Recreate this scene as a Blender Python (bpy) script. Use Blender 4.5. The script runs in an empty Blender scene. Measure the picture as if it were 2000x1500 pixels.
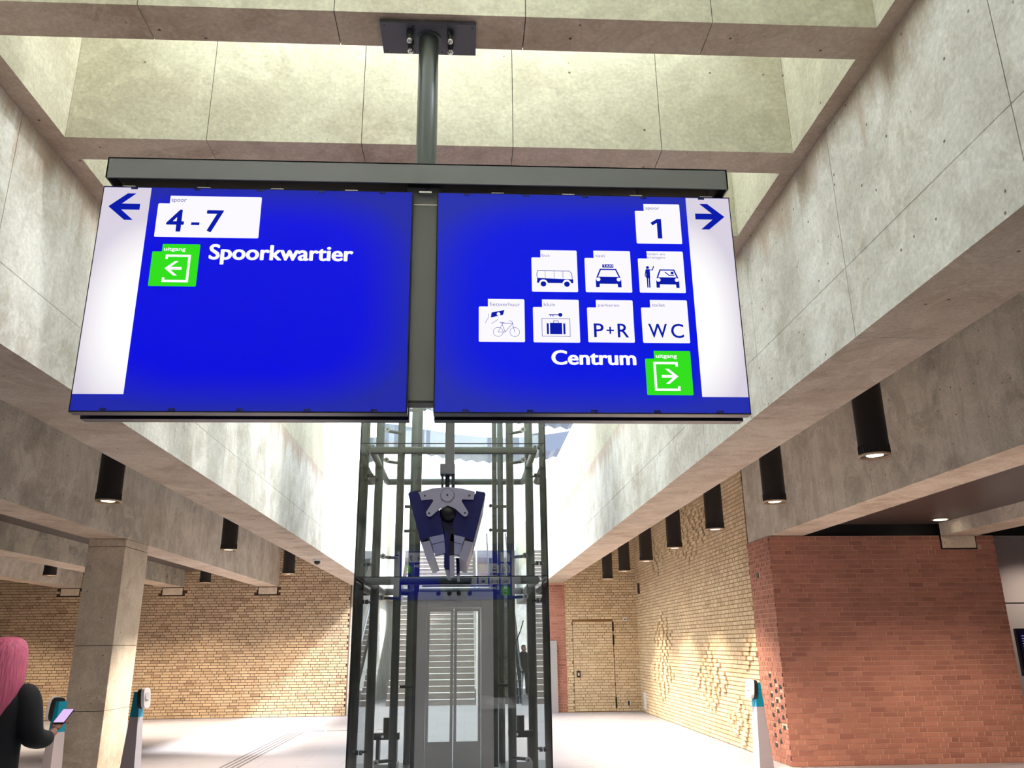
import bpy, bmesh, math, random
from mathutils import Vector, Matrix
random.seed(7)
C = bpy.context.scene
COL = C.collection
PI = math.pi
# ------------------------------------------------------------ camera
F_PX, YAW, PIT, ROL = 1604.0, .0583, .3071, -.0118
cy, sy, cp, sp = math.cos(YAW), math.sin(YAW), math.cos(PIT), math.sin(PIT)
FW = Vector((sy*cp, cy*cp, sp)); RT = Vector((cy, -sy, 0)); UP = RT.cross(FW)
cr, sr = math.cos(ROL), math.sin(ROL)
R2 = cr*RT + sr*UP; U2 = -sr*RT + cr*UP
CAM = Vector((0, 0, 1.65))
cd = bpy.data.cameras.new('camera'); cam = bpy.data.objects.new('camera', cd); COL.objects.link(cam)
cd.sensor_width = 36; cd.lens = 36*F_PX/2000; cd.clip_end = 300; cd.clip_start = .05
cam.matrix_world = Matrix(((R2.x, U2.x, -FW.x, CAM.x), (R2.y, U2.y, -FW.y, CAM.y), (R2.z, U2.z, -FW.z, CAM.z), (0, 0, 0, 1)))
C.camera = cam

def wray(px, py): return R2*((px-1000)/F_PX) - U2*((py-750)/F_PX) + FW
def atY(px, py, Y): d = wray(px, py); return CAM + d*(Y/d.y)
def atX(px, py, X): d = wray(px, py); return CAM + d*(X/d.x)
def proj(p):
    v = Vector(p)-CAM; w = v.dot(FW)
    return (1000+F_PX*v.dot(R2)/w, 750-F_PX*v.dot(U2)/w) if w > .01 else (-9999, -9999)
# ------------------------------------------------------------ world, sun, exposure
W = bpy.data.worlds.new('sky'); C.world = W; W.use_nodes = True
bgn = W.node_tree.nodes['Background']; bgn.inputs[0].default_value = (.87, .935, 1, 1); bgn.inputs[1].default_value = 3.1
sd = bpy.data.lights.new('sun', 'SUN'); sd.energy = 8.0; sd.angle = math.radians(5); sd.color = (1, .985, .965)
so = bpy.data.objects.new('sun', sd); COL.objects.link(so)
so.rotation_euler = Vector((-.66, .22, -.72)).to_track_quat('-Z', 'Y').to_euler()
C.view_settings.view_transform = 'Standard'; C.view_settings.look = 'None'
EXPO = .6
C.view_settings.exposure = EXPO; C.view_settings.gamma = 1; C.view_settings.use_curve_mapping = False
C.cycles.max_bounces = 12; C.cycles.diffuse_bounces = 6; C.cycles.transparent_max_bounces = 24
C.cycles.use_denoising = True
C.cycles.sample_clamp_indirect = 8

# ------------------------------------------------------------ materials
def lin(c): return tuple(((v/255)/12.92 if v/255 <= .04045 else ((v/255+.055)/1.055)**2.4) for v in c)
def newmat(name):
    m = bpy.data.materials.new(name); m.use_nodes = True
    nt = m.node_tree; nt.nodes.clear()
    out = nt.nodes.new('ShaderNodeOutputMaterial')
    return m, nt, out
def N(nt, t, **kw):
    n = nt.nodes.new(t)
    for k, v in kw.items():
        if k.startswith('_'): setattr(n, k[1:], v)
        else: n.inputs[k.replace('__', ' ')].default_value = v
    return n
def plain(name, rgb, rough=.5, metal=0, spec=.5, bump=0, bscale=60, var=0, stretch=1):
    m, nt, out = newmat(name)
    b = N(nt, 'ShaderNodeBsdfPrincipled', Roughness=rough, Metallic=metal)
    b.inputs['Specular IOR Level'].default_value = spec
    L = nt.links.new
    b.inputs['Base Color'].default_value = lin(rgb)+(1,)
    if var or bump:
        g = N(nt, 'ShaderNodeTexCoord'); no = N(nt, 'ShaderNodeTexNoise', Scale=bscale, Detail=5.0)
        mpv = N(nt, 'ShaderNodeMapping'); mpv.inputs['Scale'].default_value = (1, 1, stretch)
        L(g.outputs['Object'], mpv.inputs['Vector']); L(mpv.outputs[0], no.inputs['Vector'])
        if var:
            r = N(nt, 'ShaderNodeMapRange', To__Min=1-var, To__Max=1+var); L(no.outputs[0], r.inputs[0])
            mx = N(nt, 'ShaderNodeVectorMath', _operation='SCALE'); mx.inputs[0].default_value = lin(rgb)
            L(r.outputs[0], mx.inputs['Scale']); L(mx.outputs[0], b.inputs['Base Color'])
        if bump:
            bp = N(nt, 'ShaderNodeBump', Strength=bump, Distance=.01); L(no.outputs[0], bp.inputs['Height']); L(bp.outputs[0], b.inputs['Normal'])
    L(b.outputs[0], out.inputs[0])
    return m
def emit(name, rgb, s=1):
    m, nt, out = newmat(name)
    e = N(nt, 'ShaderNodeEmission', Color=lin(rgb)+(1,), Strength=s/2**EXPO); nt.links.new(e.outputs[0], out.inputs[0]); return m

def concrete(name, base, dark, stain, stain_amt=.5, streak=.4, rough=.75, grain=False, pores=True, top=False):
    """cast concrete: cloudy tone, vertical weather streaks, stains, air holes"""
    m, nt, out = newmat(name); L = nt.links.new
    geo = N(nt, 'ShaderNodeNewGeometry')
    b = N(nt, 'ShaderNodeBsdfPrincipled', Roughness=rough)
    def noise(scale, detail, vec=None, rough_=.6, dist=0):
        n = N(nt, 'ShaderNodeTexNoise', Scale=scale, Detail=detail, Roughness=rough_, Distortion=dist)
        L(vec or geo.outputs['Position'], n.inputs['Vector']); return n
    def ramp(src, p0, p1, c0=(0, 0, 0, 1), c1=(1, 1, 1, 1)):
        r = N(nt, 'ShaderNodeValToRGB'); r.color_ramp.elements[0].position = p0; r.color_ramp.elements[1].position = p1
        r.color_ramp.elements[0].color = c0; r.color_ramp.elements[1].color = c1; L(src, r.inputs[0]); return r
    def mixc(fac, a, bb, mode='MIX'):
        x = N(nt, 'ShaderNodeMix', _data_type='RGBA', _blend_type=mode)
        for s, i in ((fac, 0), (a, 6), (bb, 7)):
            if isinstance(s, (int, float)): x.inputs[i].default_value = s
            elif isinstance(s, tuple): x.inputs[i].default_value = s
            else: L(s, x.inputs[i])
        return x.outputs[2]
    Cb = lin(base)+(1,); Cd = lin(dark)+(1,); Cs = lin(stain)+(1,)
    cloud = ramp(noise(1.4, 10, None, .68).outputs[0], .40, .62)
    c = mixc(cloud.outputs[0], Cb, Cd)
    mp = N(nt, 'ShaderNodeMapping'); mp.inputs['Scale'].default_value = (9, 9, .5) if not grain else (1.2, 4.5, 3)
    L(geo.outputs['Position'], mp.inputs['Vector'])
    st = ramp(noise(1.0, 6, mp.outputs[0], .65, 1.2).outputs[0], .48, .72)
    ms = N(nt, 'ShaderNodeMath', _operation='MULTIPLY'); L(st.outputs[0], ms.inputs[0]); ms.inputs[1].default_value = streak
    c = mixc(ms.outputs[0], c, Cd)
    s2 = ramp(noise(1.7, 10, None, .72, .6).outputs[0], .52, .70)
    ms2 = N(nt, 'ShaderNodeMath', _operation='MULTIPLY'); L(s2.outputs[0], ms2.inputs[0]); ms2.inputs[1].default_value = stain_amt
    c = mixc(ms2.outputs[0], c, Cs)
    lt = ramp(noise(2.7, 9, None, .74, .9).outputs[0], .49, .60)
    ml = N(nt, 'ShaderNodeMath', _operation='MULTIPLY'); L(lt.outputs[0], ml.inputs[0]); ml.inputs[1].default_value = .5
    c = mixc(ml.outputs[0], c, tuple(min(1, v*1.16) for v in lin(base))+(1,))
    if top:   # rust-brown water stains that have run down from the ledge above
        sz = N(nt, 'ShaderNodeSeparateXYZ'); L(geo.outputs['Position'], sz.inputs[0])
        mpt = N(nt, 'ShaderNodeMapping'); mpt.inputs['Scale'].default_value = (1, 1.9, .25); L(geo.outputs['Position'], mpt.inputs['Vector'])
        dn_ = noise(1.6, 7, mpt.outputs[0], .7, .8)
        hn = N(nt, 'ShaderNodeMath', _operation='MULTIPLY_ADD'); L(dn_.outputs[0], hn.inputs[0]); hn.inputs[1].default_value = 1.25; L(sz.outputs[2], hn.inputs[2])
        tr = ramp(hn.outputs[0], .5, .6); tr.color_ramp.elements[0].position = 0; tr.color_ramp.elements[1].position = 1
        mr = N(nt, 'ShaderNodeMapRange', From__Min=4.82, From__Max=5.05); L(hn.outputs[0], mr.inputs[0])
        mk = N(nt, 'ShaderNodeMath', _operation='MULTIPLY'); L(mr.outputs[0], mk.inputs[0]); mk.inputs[1].default_value = .6
        c = mixc(mk.outputs[0], c, lin((172, 142, 114))+(1,))
    fine = N(nt, 'ShaderNodeMapRange', To__Min=.66, To__Max=1.30); L(noise(45, 5).outputs[0], fine.inputs[0])
    sc = N(nt, 'ShaderNodeVectorMath', _operation='SCALE'); L(c, sc.inputs[0]); L(fine.outputs[0], sc.inputs['Scale']); c = sc.outputs[0]
    hgt = noise(14, 8).outputs[0]
    if pores:
        vo = N(nt, 'ShaderNodeTexVoronoi', Scale=9.0); L(geo.outputs['Position'], vo.inputs['Vector'])
        vr = N(nt, 'ShaderNodeTexVoronoi', Scale=9.0, _feature='F1'); L(geo.outputs['Position'], vr.inputs['Vector'])
        pr_ = ramp(vo.outputs['Distance'], .05, .09, (1, 1, 1, 1), (0, 0, 0, 1))
        sel = N(nt, 'ShaderNodeSeparateColor'); L(vr.outputs['Color'], sel.inputs[0])
        gt = N(nt, 'ShaderNodeMath', _operation='GREATER_THAN'); L(sel.outputs[0], gt.inputs[0]); gt.inputs[1].default_value = .45
        mm = N(nt, 'ShaderNodeMath', _operation='MULTIPLY'); L(pr_.outputs[0], mm.inputs[0]); L(gt.outputs[0], mm.inputs[1])
        c = mixc(mm.outputs[0], c, tuple(v*.35 for v in lin(stain))+(1,))
    L(c, b.inputs['Base Color'])
    bp = N(nt, 'ShaderNodeBump', Strength=.35, Distance=.012); L(hgt, bp.inputs['Height']); L(bp.outputs[0], b.inputs['Normal'])
    L(b.outputs[0], out.inputs[0]); return m

def brick_mat(name, cols, rough=.8):
    m, nt, out = newmat(name); L = nt.links.new
    geo = N(nt, 'ShaderNodeNewGeometry'); oi = N(nt, 'ShaderNodeObjectInfo')
    ad = N(nt, 'ShaderNodeMath', _operation='ADD'); L(geo.outputs['Random Per Island'], ad.inputs[0]); L(oi.outputs['Random'], ad.inputs[1])
    fr = N(nt, 'ShaderNodeMath', _operation='FRACT'); L(ad.outputs[0], fr.inputs[0])
    r = N(nt, 'ShaderNodeValToRGB'); cr_ = r.color_ramp
    while len(cr_.elements) < len(cols): cr_.elements.new(.5)
    for i, c in enumerate(cols): cr_.elements[i].position = i/(len(cols)-1); cr_.elements[i].color = lin(c)+(1,)
    L(fr.outputs[0], r.inputs[0])
    no = N(nt, 'ShaderNodeTexNoise', Scale=1.3, Detail=6.0); L(geo.outputs['Position'], no.inputs['Vector'])
    n2 = N(nt, 'ShaderNodeTexNoise', Scale=60.0, Detail=4.0); L(geo.outputs['Position'], n2.inputs['Vector'])
    a = N(nt, 'ShaderNodeMapRange', To__Min=.8, To__Max=1.18); L(no.outputs[0], a.inputs[0])
    a2 = N(nt, 'ShaderNodeMapRange', To__Min=.85, To__Max=1.15); L(n2.outputs[0], a2.inputs[0])
    mu = N(nt, 'ShaderNodeMath', _operation='MULTIPLY'); L(a.outputs[0], mu.inputs[0]); L(a2.outputs[0], mu.inputs[1])
    sc = N(nt, 'ShaderNodeVectorMath', _operation='SCALE'); L(r.outputs[0], sc.inputs[0]); L(mu.outputs[0], sc.inputs['Scale'])
    b = N(nt, 'ShaderNodeBsdfPrincipled', Roughness=rough); L(sc.outputs[0], b.inputs['Base Color'])
    bp = N(nt, 'ShaderNodeBump', Strength=.3, Distance=.004); L(n2.outputs[0], bp.inputs['Height']); L(bp.outputs[0], b.inputs['Normal'])
    L(b.outputs[0], out.inputs[0]); return m

def glass_mat(name, tint=(.93, .97, .96), refl=1.0):
    m, nt, out = newmat(name); L = nt.links.new
    t = N(nt, 'ShaderNodeBsdfTransparent', Color=tint+(1,)); g = N(nt, 'ShaderNodeBsdfGlossy', Roughness=.0, Color=(1, 1, 1, 1))
    fz = N(nt, 'ShaderNodeFresnel', IOR=1.5)
    mu = N(nt, 'ShaderNodeMath', _operation='MULTIPLY', _use_clamp=True); L(fz.outputs[0], mu.inputs[0]); mu.inputs[1].default_value = refl
    mx = N(nt, 'ShaderNodeMixShader'); L(mu.outputs[0], mx.inputs[0]); L(t.outputs[0], mx.inputs[1]); L(g.outputs[0], mx.inputs[2])
    L(mx.outputs[0], out.inputs[0]); return m
def frosted_mat(name, col, fac=.25):
    m, nt, out = newmat(name); L = nt.links.new
    t = N(nt, 'ShaderNodeBsdfTransparent', Color=(1, 1, 1, 1)); g = N(nt, 'ShaderNodeBsdfTranslucent', Color=col+(1,))
    mx = N(nt, 'ShaderNodeMixShader', Fac=fac); L(g.outputs[0], mx.inputs[1]); L(t.outputs[0], mx.inputs[2])
    L(mx.outputs[0], out.inputs[0]); return m

M = {}
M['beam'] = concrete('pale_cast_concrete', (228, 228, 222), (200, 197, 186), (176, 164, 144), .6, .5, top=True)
M['soffit'] = concrete('brown_stain_and_bounce_soffit', (208, 194, 178), (184, 166, 146), (142, 118, 94), .7, .5, grain=True)  # brown staining plus warm floor bounce, both put into the colour
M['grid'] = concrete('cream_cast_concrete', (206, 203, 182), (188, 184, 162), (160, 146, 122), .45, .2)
M['grid_soffit'] = concrete('pinkish_grid_soffit', (204, 184, 168), (184, 162, 144), (142, 118, 98), .6, .35, grain=True)  # pinkish tone mixes staining with warm light bounced up from below
M['column'] = concrete('column_concrete', (232, 220, 202), (212, 198, 178), (170, 148, 122), .5, .3)
M['black_stain'] = concrete('black_weathered_concrete', (190, 184, 168), (150, 146, 134), (52, 52, 48), .95, .7)
M['grey_beam'] = concrete('grey_cast_concrete', (220, 214, 202), (186, 180, 168), (140, 130, 116), .65, .8)
M['joint'] = plain('shadow_joint', (48, 42, 36), .9)
M['brick_y'] = brick_mat('tan_brick_lit', [(222, 202, 168), (230, 212, 180), (214, 192, 158), (226, 206, 172), (206, 184, 150)])  # same brick as the tan one, paler to carry the brighter light there
M['brick_t'] = brick_mat('tan_brick', [(210, 186, 154), (218, 196, 164), (200, 174, 142), (214, 190, 158), (180, 152, 124)])
M['brick_r'] = brick_mat('red_brick', [(168, 112, 94), (176, 120, 102), (158, 104, 88), (182, 126, 108), (148, 96, 82)])
M['mortar_y'] = plain('ochre_mortar', (158, 122, 78), .95)
M['mortar_t'] = plain('brown_shaded_mortar', (84, 58, 42), .95)  # brown joints, darkened further for the shadow in the recessed gaps
M['mortar_r'] = plain('pinkish_mortar', (214, 174, 150), .95)
M['dark_ceiling'] = plain('dark_brown_metal_ceiling', (78, 68, 66), .35, 0, .5)
M['deck'] = plain('deck_underside', (160, 150, 140), .8)
M['black'] = plain('black_paint', (22, 21, 22), .45)
M['lamp_black'] = plain('black_lamp_metal', (48, 44, 42), .5, 0, .4)
M['steel'] = plain('brushed_steel', (176, 178, 184), .35, .85, bump=.05, bscale=200)
M['steel_tube'] = plain('dark_green_steel', (60, 72, 72), .4, .15)
M['dark_machine'] = plain('dark_machinery', (38, 44, 46), .4, .2)
M['door_steel'] = plain('door_steel', (206, 202, 206), .35, .3)
M['sign_grey'] = plain('grey_sign_metal', (136, 138, 142), .42, .35)
M['sign_grey_dark'] = plain('dark_grey_sign_metal', (70, 74, 78), .45, .5)
M['plate_grey'] = plain('mount_plate_grey', (96, 94, 106), .5, .3)
M['chrome'] = plain('chrome', (225, 225, 232), .15, 1)
M['sign_edge'] = plain('navy_box_edge', (24, 26, 56), .3, .1)
M['navy'] = plain('navy_display_casing', (22, 26, 92), .35)
M['silver_plate'] = plain('silver_bracket', (176, 174, 190), .4, .35)
M['glass'] = glass_mat('clear_glass', (.975, .99, .985), 1.25)
M['glass_blue'] = glass_mat('blueish_glass', (.78, .88, .94), 1.2)
M['skyglass'] = frosted_mat('frosted_skylight', (.95, .97, .94), .34)
M['gasket'] = plain('black_gasket', (12, 14, 16), .5)
M['lamp_glow'] = emit('warm_lamp_glow', (255, 236, 208), 6)
M['lamp_ring'] = plain('lamp_ring', (216, 190, 160), .3, .4)
M['white_plastic'] = plain('white_plastic', (232, 232, 238), .3)
M['reader_grey'] = plain('reader_grey', (150, 142, 148), .4)
M['reader_light'] = plain('reader_light_grey', (206, 206, 222), .35)
M['teal'] = plain('reader_teal', (0, 112, 138), .4)
M['sky_blue'] = plain('reader_sky_blue', (70, 176, 222), .4)
M['grey_panel'] = plain('grey_wall_panel', (176, 172, 176), .4, .1)
M['stone_step'] = plain('stone_step', (128, 118, 114), .7, var=.15, bscale=6)
M['nosing'] = plain('white_step_nosing', (245, 245, 245), .6)
M['pink'] = plain('pink_hair', (206, 96, 126), .6, bump=1.0, bscale=75, var=.55, stretch=.06)
M['jacket'] = plain('black_jacket', (20, 20, 24), .85, bump=.4, bscale=9)
M['skin'] = plain('skin', (150, 104, 88), .6)
M['trouser'] = plain('dark_trousers', (34, 34, 42), .9)
M['shoe'] = plain('white_shoes', (210, 208, 204), .7)
M['phone'] = emit('phone_screen', (232, 196, 250), 1.0)
M['green_led'] = emit('green_led', (20, 220, 90), 1.2)
M['canopy'] = plain('platform_canopy', (78, 88, 106), .6)
M['canopy_white'] = plain('canopy_white', (230, 226, 228), .6)
M['drain'] = plain('tactile_strip', (96, 92, 94), .7)

# floor: pale speckled stone slabs with faint joints
m, nt, out = newmat('pale_stone_floor'); L = nt.links.new
geo = N(nt, 'ShaderNodeNewGeometry')
br = N(nt, 'ShaderNodeTexBrick', Scale=1.0); br.offset = .5
br.inputs['Color1'].default_value = lin((150, 147, 154))+(1,); br.inputs['Color2'].default_value = lin((156, 153, 159))+(1,); br.inputs['Mortar'].default_value = lin((120, 117, 122))+(1,)
br.inputs['Mortar Size'].default_value = .004; br.inputs['Brick Width'].default_value = 1.2; br.inputs['Row Height'].default_value = .6
L(geo.outputs['Position'], br.inputs['Vector'])
n1 = N(nt, 'ShaderNodeTexNoise', Scale=30.0, Detail=8.0, Roughness=.75); L(geo.outputs['Position'], n1.inputs['Vector'])
n2 = N(nt, 'ShaderNodeTexNoise', Scale=.7, Detail=5.0); L(geo.outputs['Position'], n2.inputs['Vector'])
a = N(nt, 'ShaderNodeMapRange', To__Min=.8, To__Max=1.2); L(n1.outputs[0], a.inputs[0])
a2 = N(nt, 'ShaderNodeMapRange', To__Min=.93, To__Max=1.07); L(n2.outputs[0], a2.inputs[0])
mu = N(nt, 'ShaderNodeMath', _operation='MULTIPLY'); L(a.outputs[0], mu.inputs[0]); L(a2.outputs[0], mu.inputs[1])
sc = N(nt, 'ShaderNodeVectorMath', _operation='SCALE'); L(br.outputs[0], sc.inputs[0]); L(mu.outputs[0], sc.inputs['Scale'])
b = N(nt, 'ShaderNodeBsdfPrincipled', Roughness=.55); L(sc.outputs[0], b.inputs['Base Color']); L(b.outputs[0], out.inputs[0])
M['floor'] = m

# ------------------------------------------------------------ mesh helpers
class MB:
    def __init__(s): s.v = []; s.f = []; s.m = []; s.sm = []
    def add(s, vs, fs, mi=0, smooth=False):
        o = len(s.v); s.v += [tuple(v) for v in vs]
        for f in fs: s.f.append(tuple(i+o for i in f)); s.m.append(mi); s.sm.append(smooth)
        return s
    def box(s, x0, x1, y0, y1, z0, z1, mi=0, mbot=None):
        vs = [(x0, y0, z0), (x1, y0, z0), (x1, y1, z0), (x0, y1, z0), (x0, y0, z1), (x1, y0, z1), (x1, y1, z1), (x0, y1, z1)]
        s.add(vs, [(4, 5, 6, 7), (0, 1, 5, 4), (1, 2, 6, 5), (2, 3, 7, 6), (3, 0, 4, 7)], mi)
        s.add(vs[:4], [(3, 2, 1, 0)], mi if mbot is None else mbot); return s
    def prism(s, pts, fn, a, b, mi=0, smooth=False):
        """2D outline pts, fn(u,v,t)->xyz, between t=a and t=b"""
        n = len(pts); vs = [fn(u, v, a) for u, v in pts]+[fn(u, v, b) for u, v in pts]
        s.add(vs, [tuple(range(n))[::-1], tuple(range(n, 2*n))], mi)
        s.add(vs, [(i, (i+1) % n, n+(i+1) % n, n+i) for i in range(n)], mi, smooth); return s
    def cyl(s, p0, p1, r0, r1=None, n=16, mi=0, cap=True):
        r1 = r0 if r1 is None else r1
        p0 = Vector(p0); p1 = Vector(p1); d = (p1-p0).normalized()
        a = d.orthogonal().normalized(); b = d.cross(a)
        vs = [p0+(a*math.cos(2*PI*i/n)+b*math.sin(2*PI*i/n))*r0 for i in range(n)]+[p1+(a*math.cos(2*PI*i/n)+b*math.sin(2*PI*i/n))*r1 for i in range(n)]
        s.add(vs, [(i, (i+1) % n, n+(i+1) % n, n+i) for i in range(n)], mi, True)
        if cap: s.add(vs, [tuple(range(n))[::-1], tuple(range(n, 2*n))], mi)
        return s
    def tube(s, pts, r, n=8, mi=0):
        for a, b in zip(pts, pts[1:]): s.cyl(a, b, r, n=n, mi=mi)
        return s
    def ball(s, c, r, n=12, mi=0, sz=1):
        vs = []; fs = []; m_ = n//2
        for j in range(m_+1):
            t = PI*j/m_
            for i in range(n): vs.append((c[0]+r*math.sin(t)*math.cos(2*PI*i/n), c[1]+r*math.sin(t)*math.sin(2*PI*i/n), c[2]+r*sz*math.cos(t)))
        for j in range(m_):
            for i in range(n): fs.append((j*n+i, (j+1)*n+i, (j+1)*n+(i+1) % n, j*n+(i+1) % n))
        s.add(vs, fs, mi, True); return s
    def build(s, name, mats, parent=None, bevel=0):
        if not isinstance(mats, (list, tuple)): mats = [mats]
        org = wloc(parent) if parent else Vector((0, 0, 0))
        me = bpy.data.meshes.new(name); me.from_pydata([(v[0]-org.x, v[1]-org.y, v[2]-org.z) for v in s.v], [], s.f)
        for m_ in mats: me.materials.append(m_)
        me.polygons.foreach_set('material_index', s.m); me.polygons.foreach_set('use_smooth', s.sm); me.update()
        o = bpy.data.objects.new(name, me); COL.objects.link(o)
        if parent: o.parent = parent
        if bevel:
            bv = o.modifiers.new('bevel', 'BEVEL'); bv.width = bevel; bv.segments = 2; bv.limit_method = 'ANGLE'; bv.angle_limit = math.radians(40)
        return o
def wloc(o):
    p = Vector((0, 0, 0))
    while o: p += o.location; o = o.parent
    return p
def thing(name, loc, label, cat, group=None):
    o = bpy.data.objects.new(name, None); o.empty_display_size = .1; COL.objects.link(o); o.location = loc
    tag(o, label, cat, group); return o
def tag(o, label, cat, group=None):
    o['label'] = label; o['category'] = cat
    if group: o['group'] = group
    return o
def struct(o): o['kind'] = 'structure'; return o
def dup(o, parent=None):
    c = o.copy(); COL.objects.link(c); c.parent = parent
    for ch in list(o.children): dup(ch, c)
    return c
def sroot(name):
    o = bpy.data.objects.new(name, None); COL.objects.link(o); o['kind'] = 'structure'; return o

D = 22.15          # plane of the back brick walls
Q = .9623          # near structure scale about the lens height
def q(v): return v*Q
def qz(z): return 1.65+(z-1.65)*Q

# ------------------------------------------------------------ floor and ceilings
struct(MB().box(-14, 13, -12, 60, -.2, 0).build('floor', M['floor']))
SOF = qz(3.24); LED = qz(4.57); TOP = qz(5.85)
LX0, LX1 = q(-3.087), q(-2.53)      # left long beam
RX0, RX1 = q(2.138), q(2.667)       # right long beam
UL, UR = q(-2.405), q(2.04)         # faces of the upper walls
B2 = (-5.34, -4.82); B3 = (-7.76, -7.22); B4 = (-10.3, -9.8)
RB2 = (4.51, 5.04); RB3 = (7.11, 7.665)
S2 = 3.15
struct(MB().box(-5.1, LX0+.05, -9.2, D+.3, 4.35, 4.6).build('ceiling', M['deck']))
struct(MB().box(RX1-.05, 4.7, -9.2, D+.3, 4.35, 4.6).build('ceiling', M['deck']))
struct(MB().box(-14, B2[1]-.05, -9.2, D+.3, 3.57, 3.8).build('ceiling', M['dark_ceiling']))
struct(MB().box(RB2[1]-.3, 13, -9.2, D+.3, 3.32, 3.6).build('ceiling', M['dark_ceiling']))

# ------------------------------------------------------------ long concrete beams
def long_beam(label, x0, x1, face, z0, z1, y0, y1, first, step, mats, seam=None, cap=None):
    """face=+1: the visible side is x1, -1: x0.  Cast in pours with open joints."""
    r = thing('concrete_beam', ((x0+x1)/2, y0, z0), label, 'beam')
    ys = [y0]; y = first
    while y < y1-.3:
        if y > y0+.2: ys.append(y)
        y += step
    ys.append(y1)
    xf = x1 if face > 0 else x0
    g = .006
    for a, b_ in zip(ys, ys[1:]):
        mb = MB()
        a2, c2 = a+.0025, b_-.0025
        if seam:
            e = .004*face
            # side outline with a shallow groove at the seam height
            prof = [(x0 if face > 0 else x1, z0), (xf, z0), (xf, seam-.003), (xf-e, seam), (xf, seam+.003), (xf, z1), (x0 if face > 0 else x1, z1)]
            n = len(prof); vs = [(u, a2, v) for u, v in prof]+[(u, c2, v) for u, v in prof]
            mb.add(vs, [tuple(range(n)), tuple(range(2*n-1, n-1, -1))], 0)
            for i in range(n):
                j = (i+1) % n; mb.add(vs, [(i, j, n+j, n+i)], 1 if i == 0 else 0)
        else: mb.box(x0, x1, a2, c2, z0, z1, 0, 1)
        mb.build('beam_segment', mats, r)
    MB().box(x0+.01, x1-.01, y0+.01, y1-.01, z0+.01, z1-.01).build('joint_filler', M['joint'], r)
    return r
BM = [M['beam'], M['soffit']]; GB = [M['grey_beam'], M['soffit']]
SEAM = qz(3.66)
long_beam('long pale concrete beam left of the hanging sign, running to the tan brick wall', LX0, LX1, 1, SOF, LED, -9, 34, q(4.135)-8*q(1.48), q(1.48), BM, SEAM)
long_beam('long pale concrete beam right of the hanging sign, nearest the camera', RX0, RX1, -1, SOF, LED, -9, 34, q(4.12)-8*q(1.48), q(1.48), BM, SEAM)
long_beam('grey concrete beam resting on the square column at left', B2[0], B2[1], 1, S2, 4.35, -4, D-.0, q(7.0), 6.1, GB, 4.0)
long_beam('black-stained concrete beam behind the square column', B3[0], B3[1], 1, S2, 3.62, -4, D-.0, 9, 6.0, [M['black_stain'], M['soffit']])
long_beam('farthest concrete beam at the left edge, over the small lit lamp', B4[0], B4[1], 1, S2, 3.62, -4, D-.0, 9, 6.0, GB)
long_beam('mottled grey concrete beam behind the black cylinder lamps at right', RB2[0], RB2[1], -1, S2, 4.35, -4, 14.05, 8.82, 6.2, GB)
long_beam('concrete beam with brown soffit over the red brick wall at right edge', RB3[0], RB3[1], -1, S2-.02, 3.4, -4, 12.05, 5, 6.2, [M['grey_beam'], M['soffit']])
# upper walls of the light well, standing on the long beams and overhanging into the well
YG0 = q(3.27+1.1*5)+q(.235)
for nm, x0, x1 in (('trim_1', LX0+.08, UL), ('trim_2', UR, RX1-.08)):
    t_ = sroot(nm)
    y = -9
    while y < 33.9:
        y2 = min(y+q(2.96), 34)
        if y < YG0 < y2-.01: y2 = YG0
        if y >= YG0-.01:
            if nm == 'trim_1': x1 = LX1
            else: x0 = RX0
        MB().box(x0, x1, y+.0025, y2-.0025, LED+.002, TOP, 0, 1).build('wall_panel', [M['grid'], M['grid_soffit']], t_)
        y = y2
    MB().box(LX0+.1 if nm == 'trim_1' else RX0+.01, LX1-.01 if nm == 'trim_1' else RX1-.1, -8.9, 33.9, LED+.01, TOP-.01).build('joint_filler', M['joint'], t_)

# cross beams of the skylight grid
def cross_beam(k):
    y0 = q(3.27+1.1*k); y1 = y0+q(.235)
    names = {-3: 'cross beam of the skylight grid behind the camera', -2: 'cross beam of the skylight grid over the camera',
             -1: 'cross beam of the skylight grid just above the picture', 0: 'concrete cross beam that carries the sign mounting plate',
             1: 'concrete cross beam just behind the sign pole', 2: 'concrete cross beam showing at the right end of the sign header'}
    lab = names.get(k, 'concrete cross beam of the skylight grid hidden behind the hanging sign' if k > 0 else 'concrete cross beam of the skylight grid far behind the camera')
    r = thing('cross_beam', (0, y0, LED), lab, 'beam', None if k in names else 'hidden cross beams of the skylight' if k > 0 else 'cross beams behind the camera')
    xs = [UL]+[q(-1.575+.927*i) for i in range(4)]+[UR]
    for a, b_ in zip(xs, xs[1:]):
        MB().box(a+.002, b_-.002, y0, y1, LED, TOP, 0, 1).build('beam_segment', [M['grid'], M['grid_soffit']], r)
    MB().box(UL+.01, UR-.01, y0+.008, y1-.008, LED+.008, TOP-.01).build('joint_filler', M['joint'], r)
NK = 6
for k in range(-11, NK): cross_beam(k)
YG = q(3.27+1.1*(NK-1))+q(.235)
sk = sroot('window_1'); PXA, PXB = UL+.42, UR-.42
for k in range(-12, NK+2):  # panes past the last cross beam are added, unseen, to hold back sun
    a = q(3.27+1.1*k)+.03; b_ = a+q(1.1)-.06
    MB().box(UL-.05, UR+.05, a, b_, TOP+.02, TOP+.035).build('skylight_pane', M['skyglass'], sk)
MB().box(LX0, RX1, -9.2, -9.0, LED+.01, TOP+.2).build('roof_slab', M['deck'], sk)
MB().box(UL-.1, PXA, -9, YG, TOP+.04, TOP+.2).build('roof_slab', M['deck'], sk); MB().box(PXB, UR+.1, -9, YG, TOP+.04, TOP+.2).build('roof_slab', M['deck'], sk)

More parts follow.
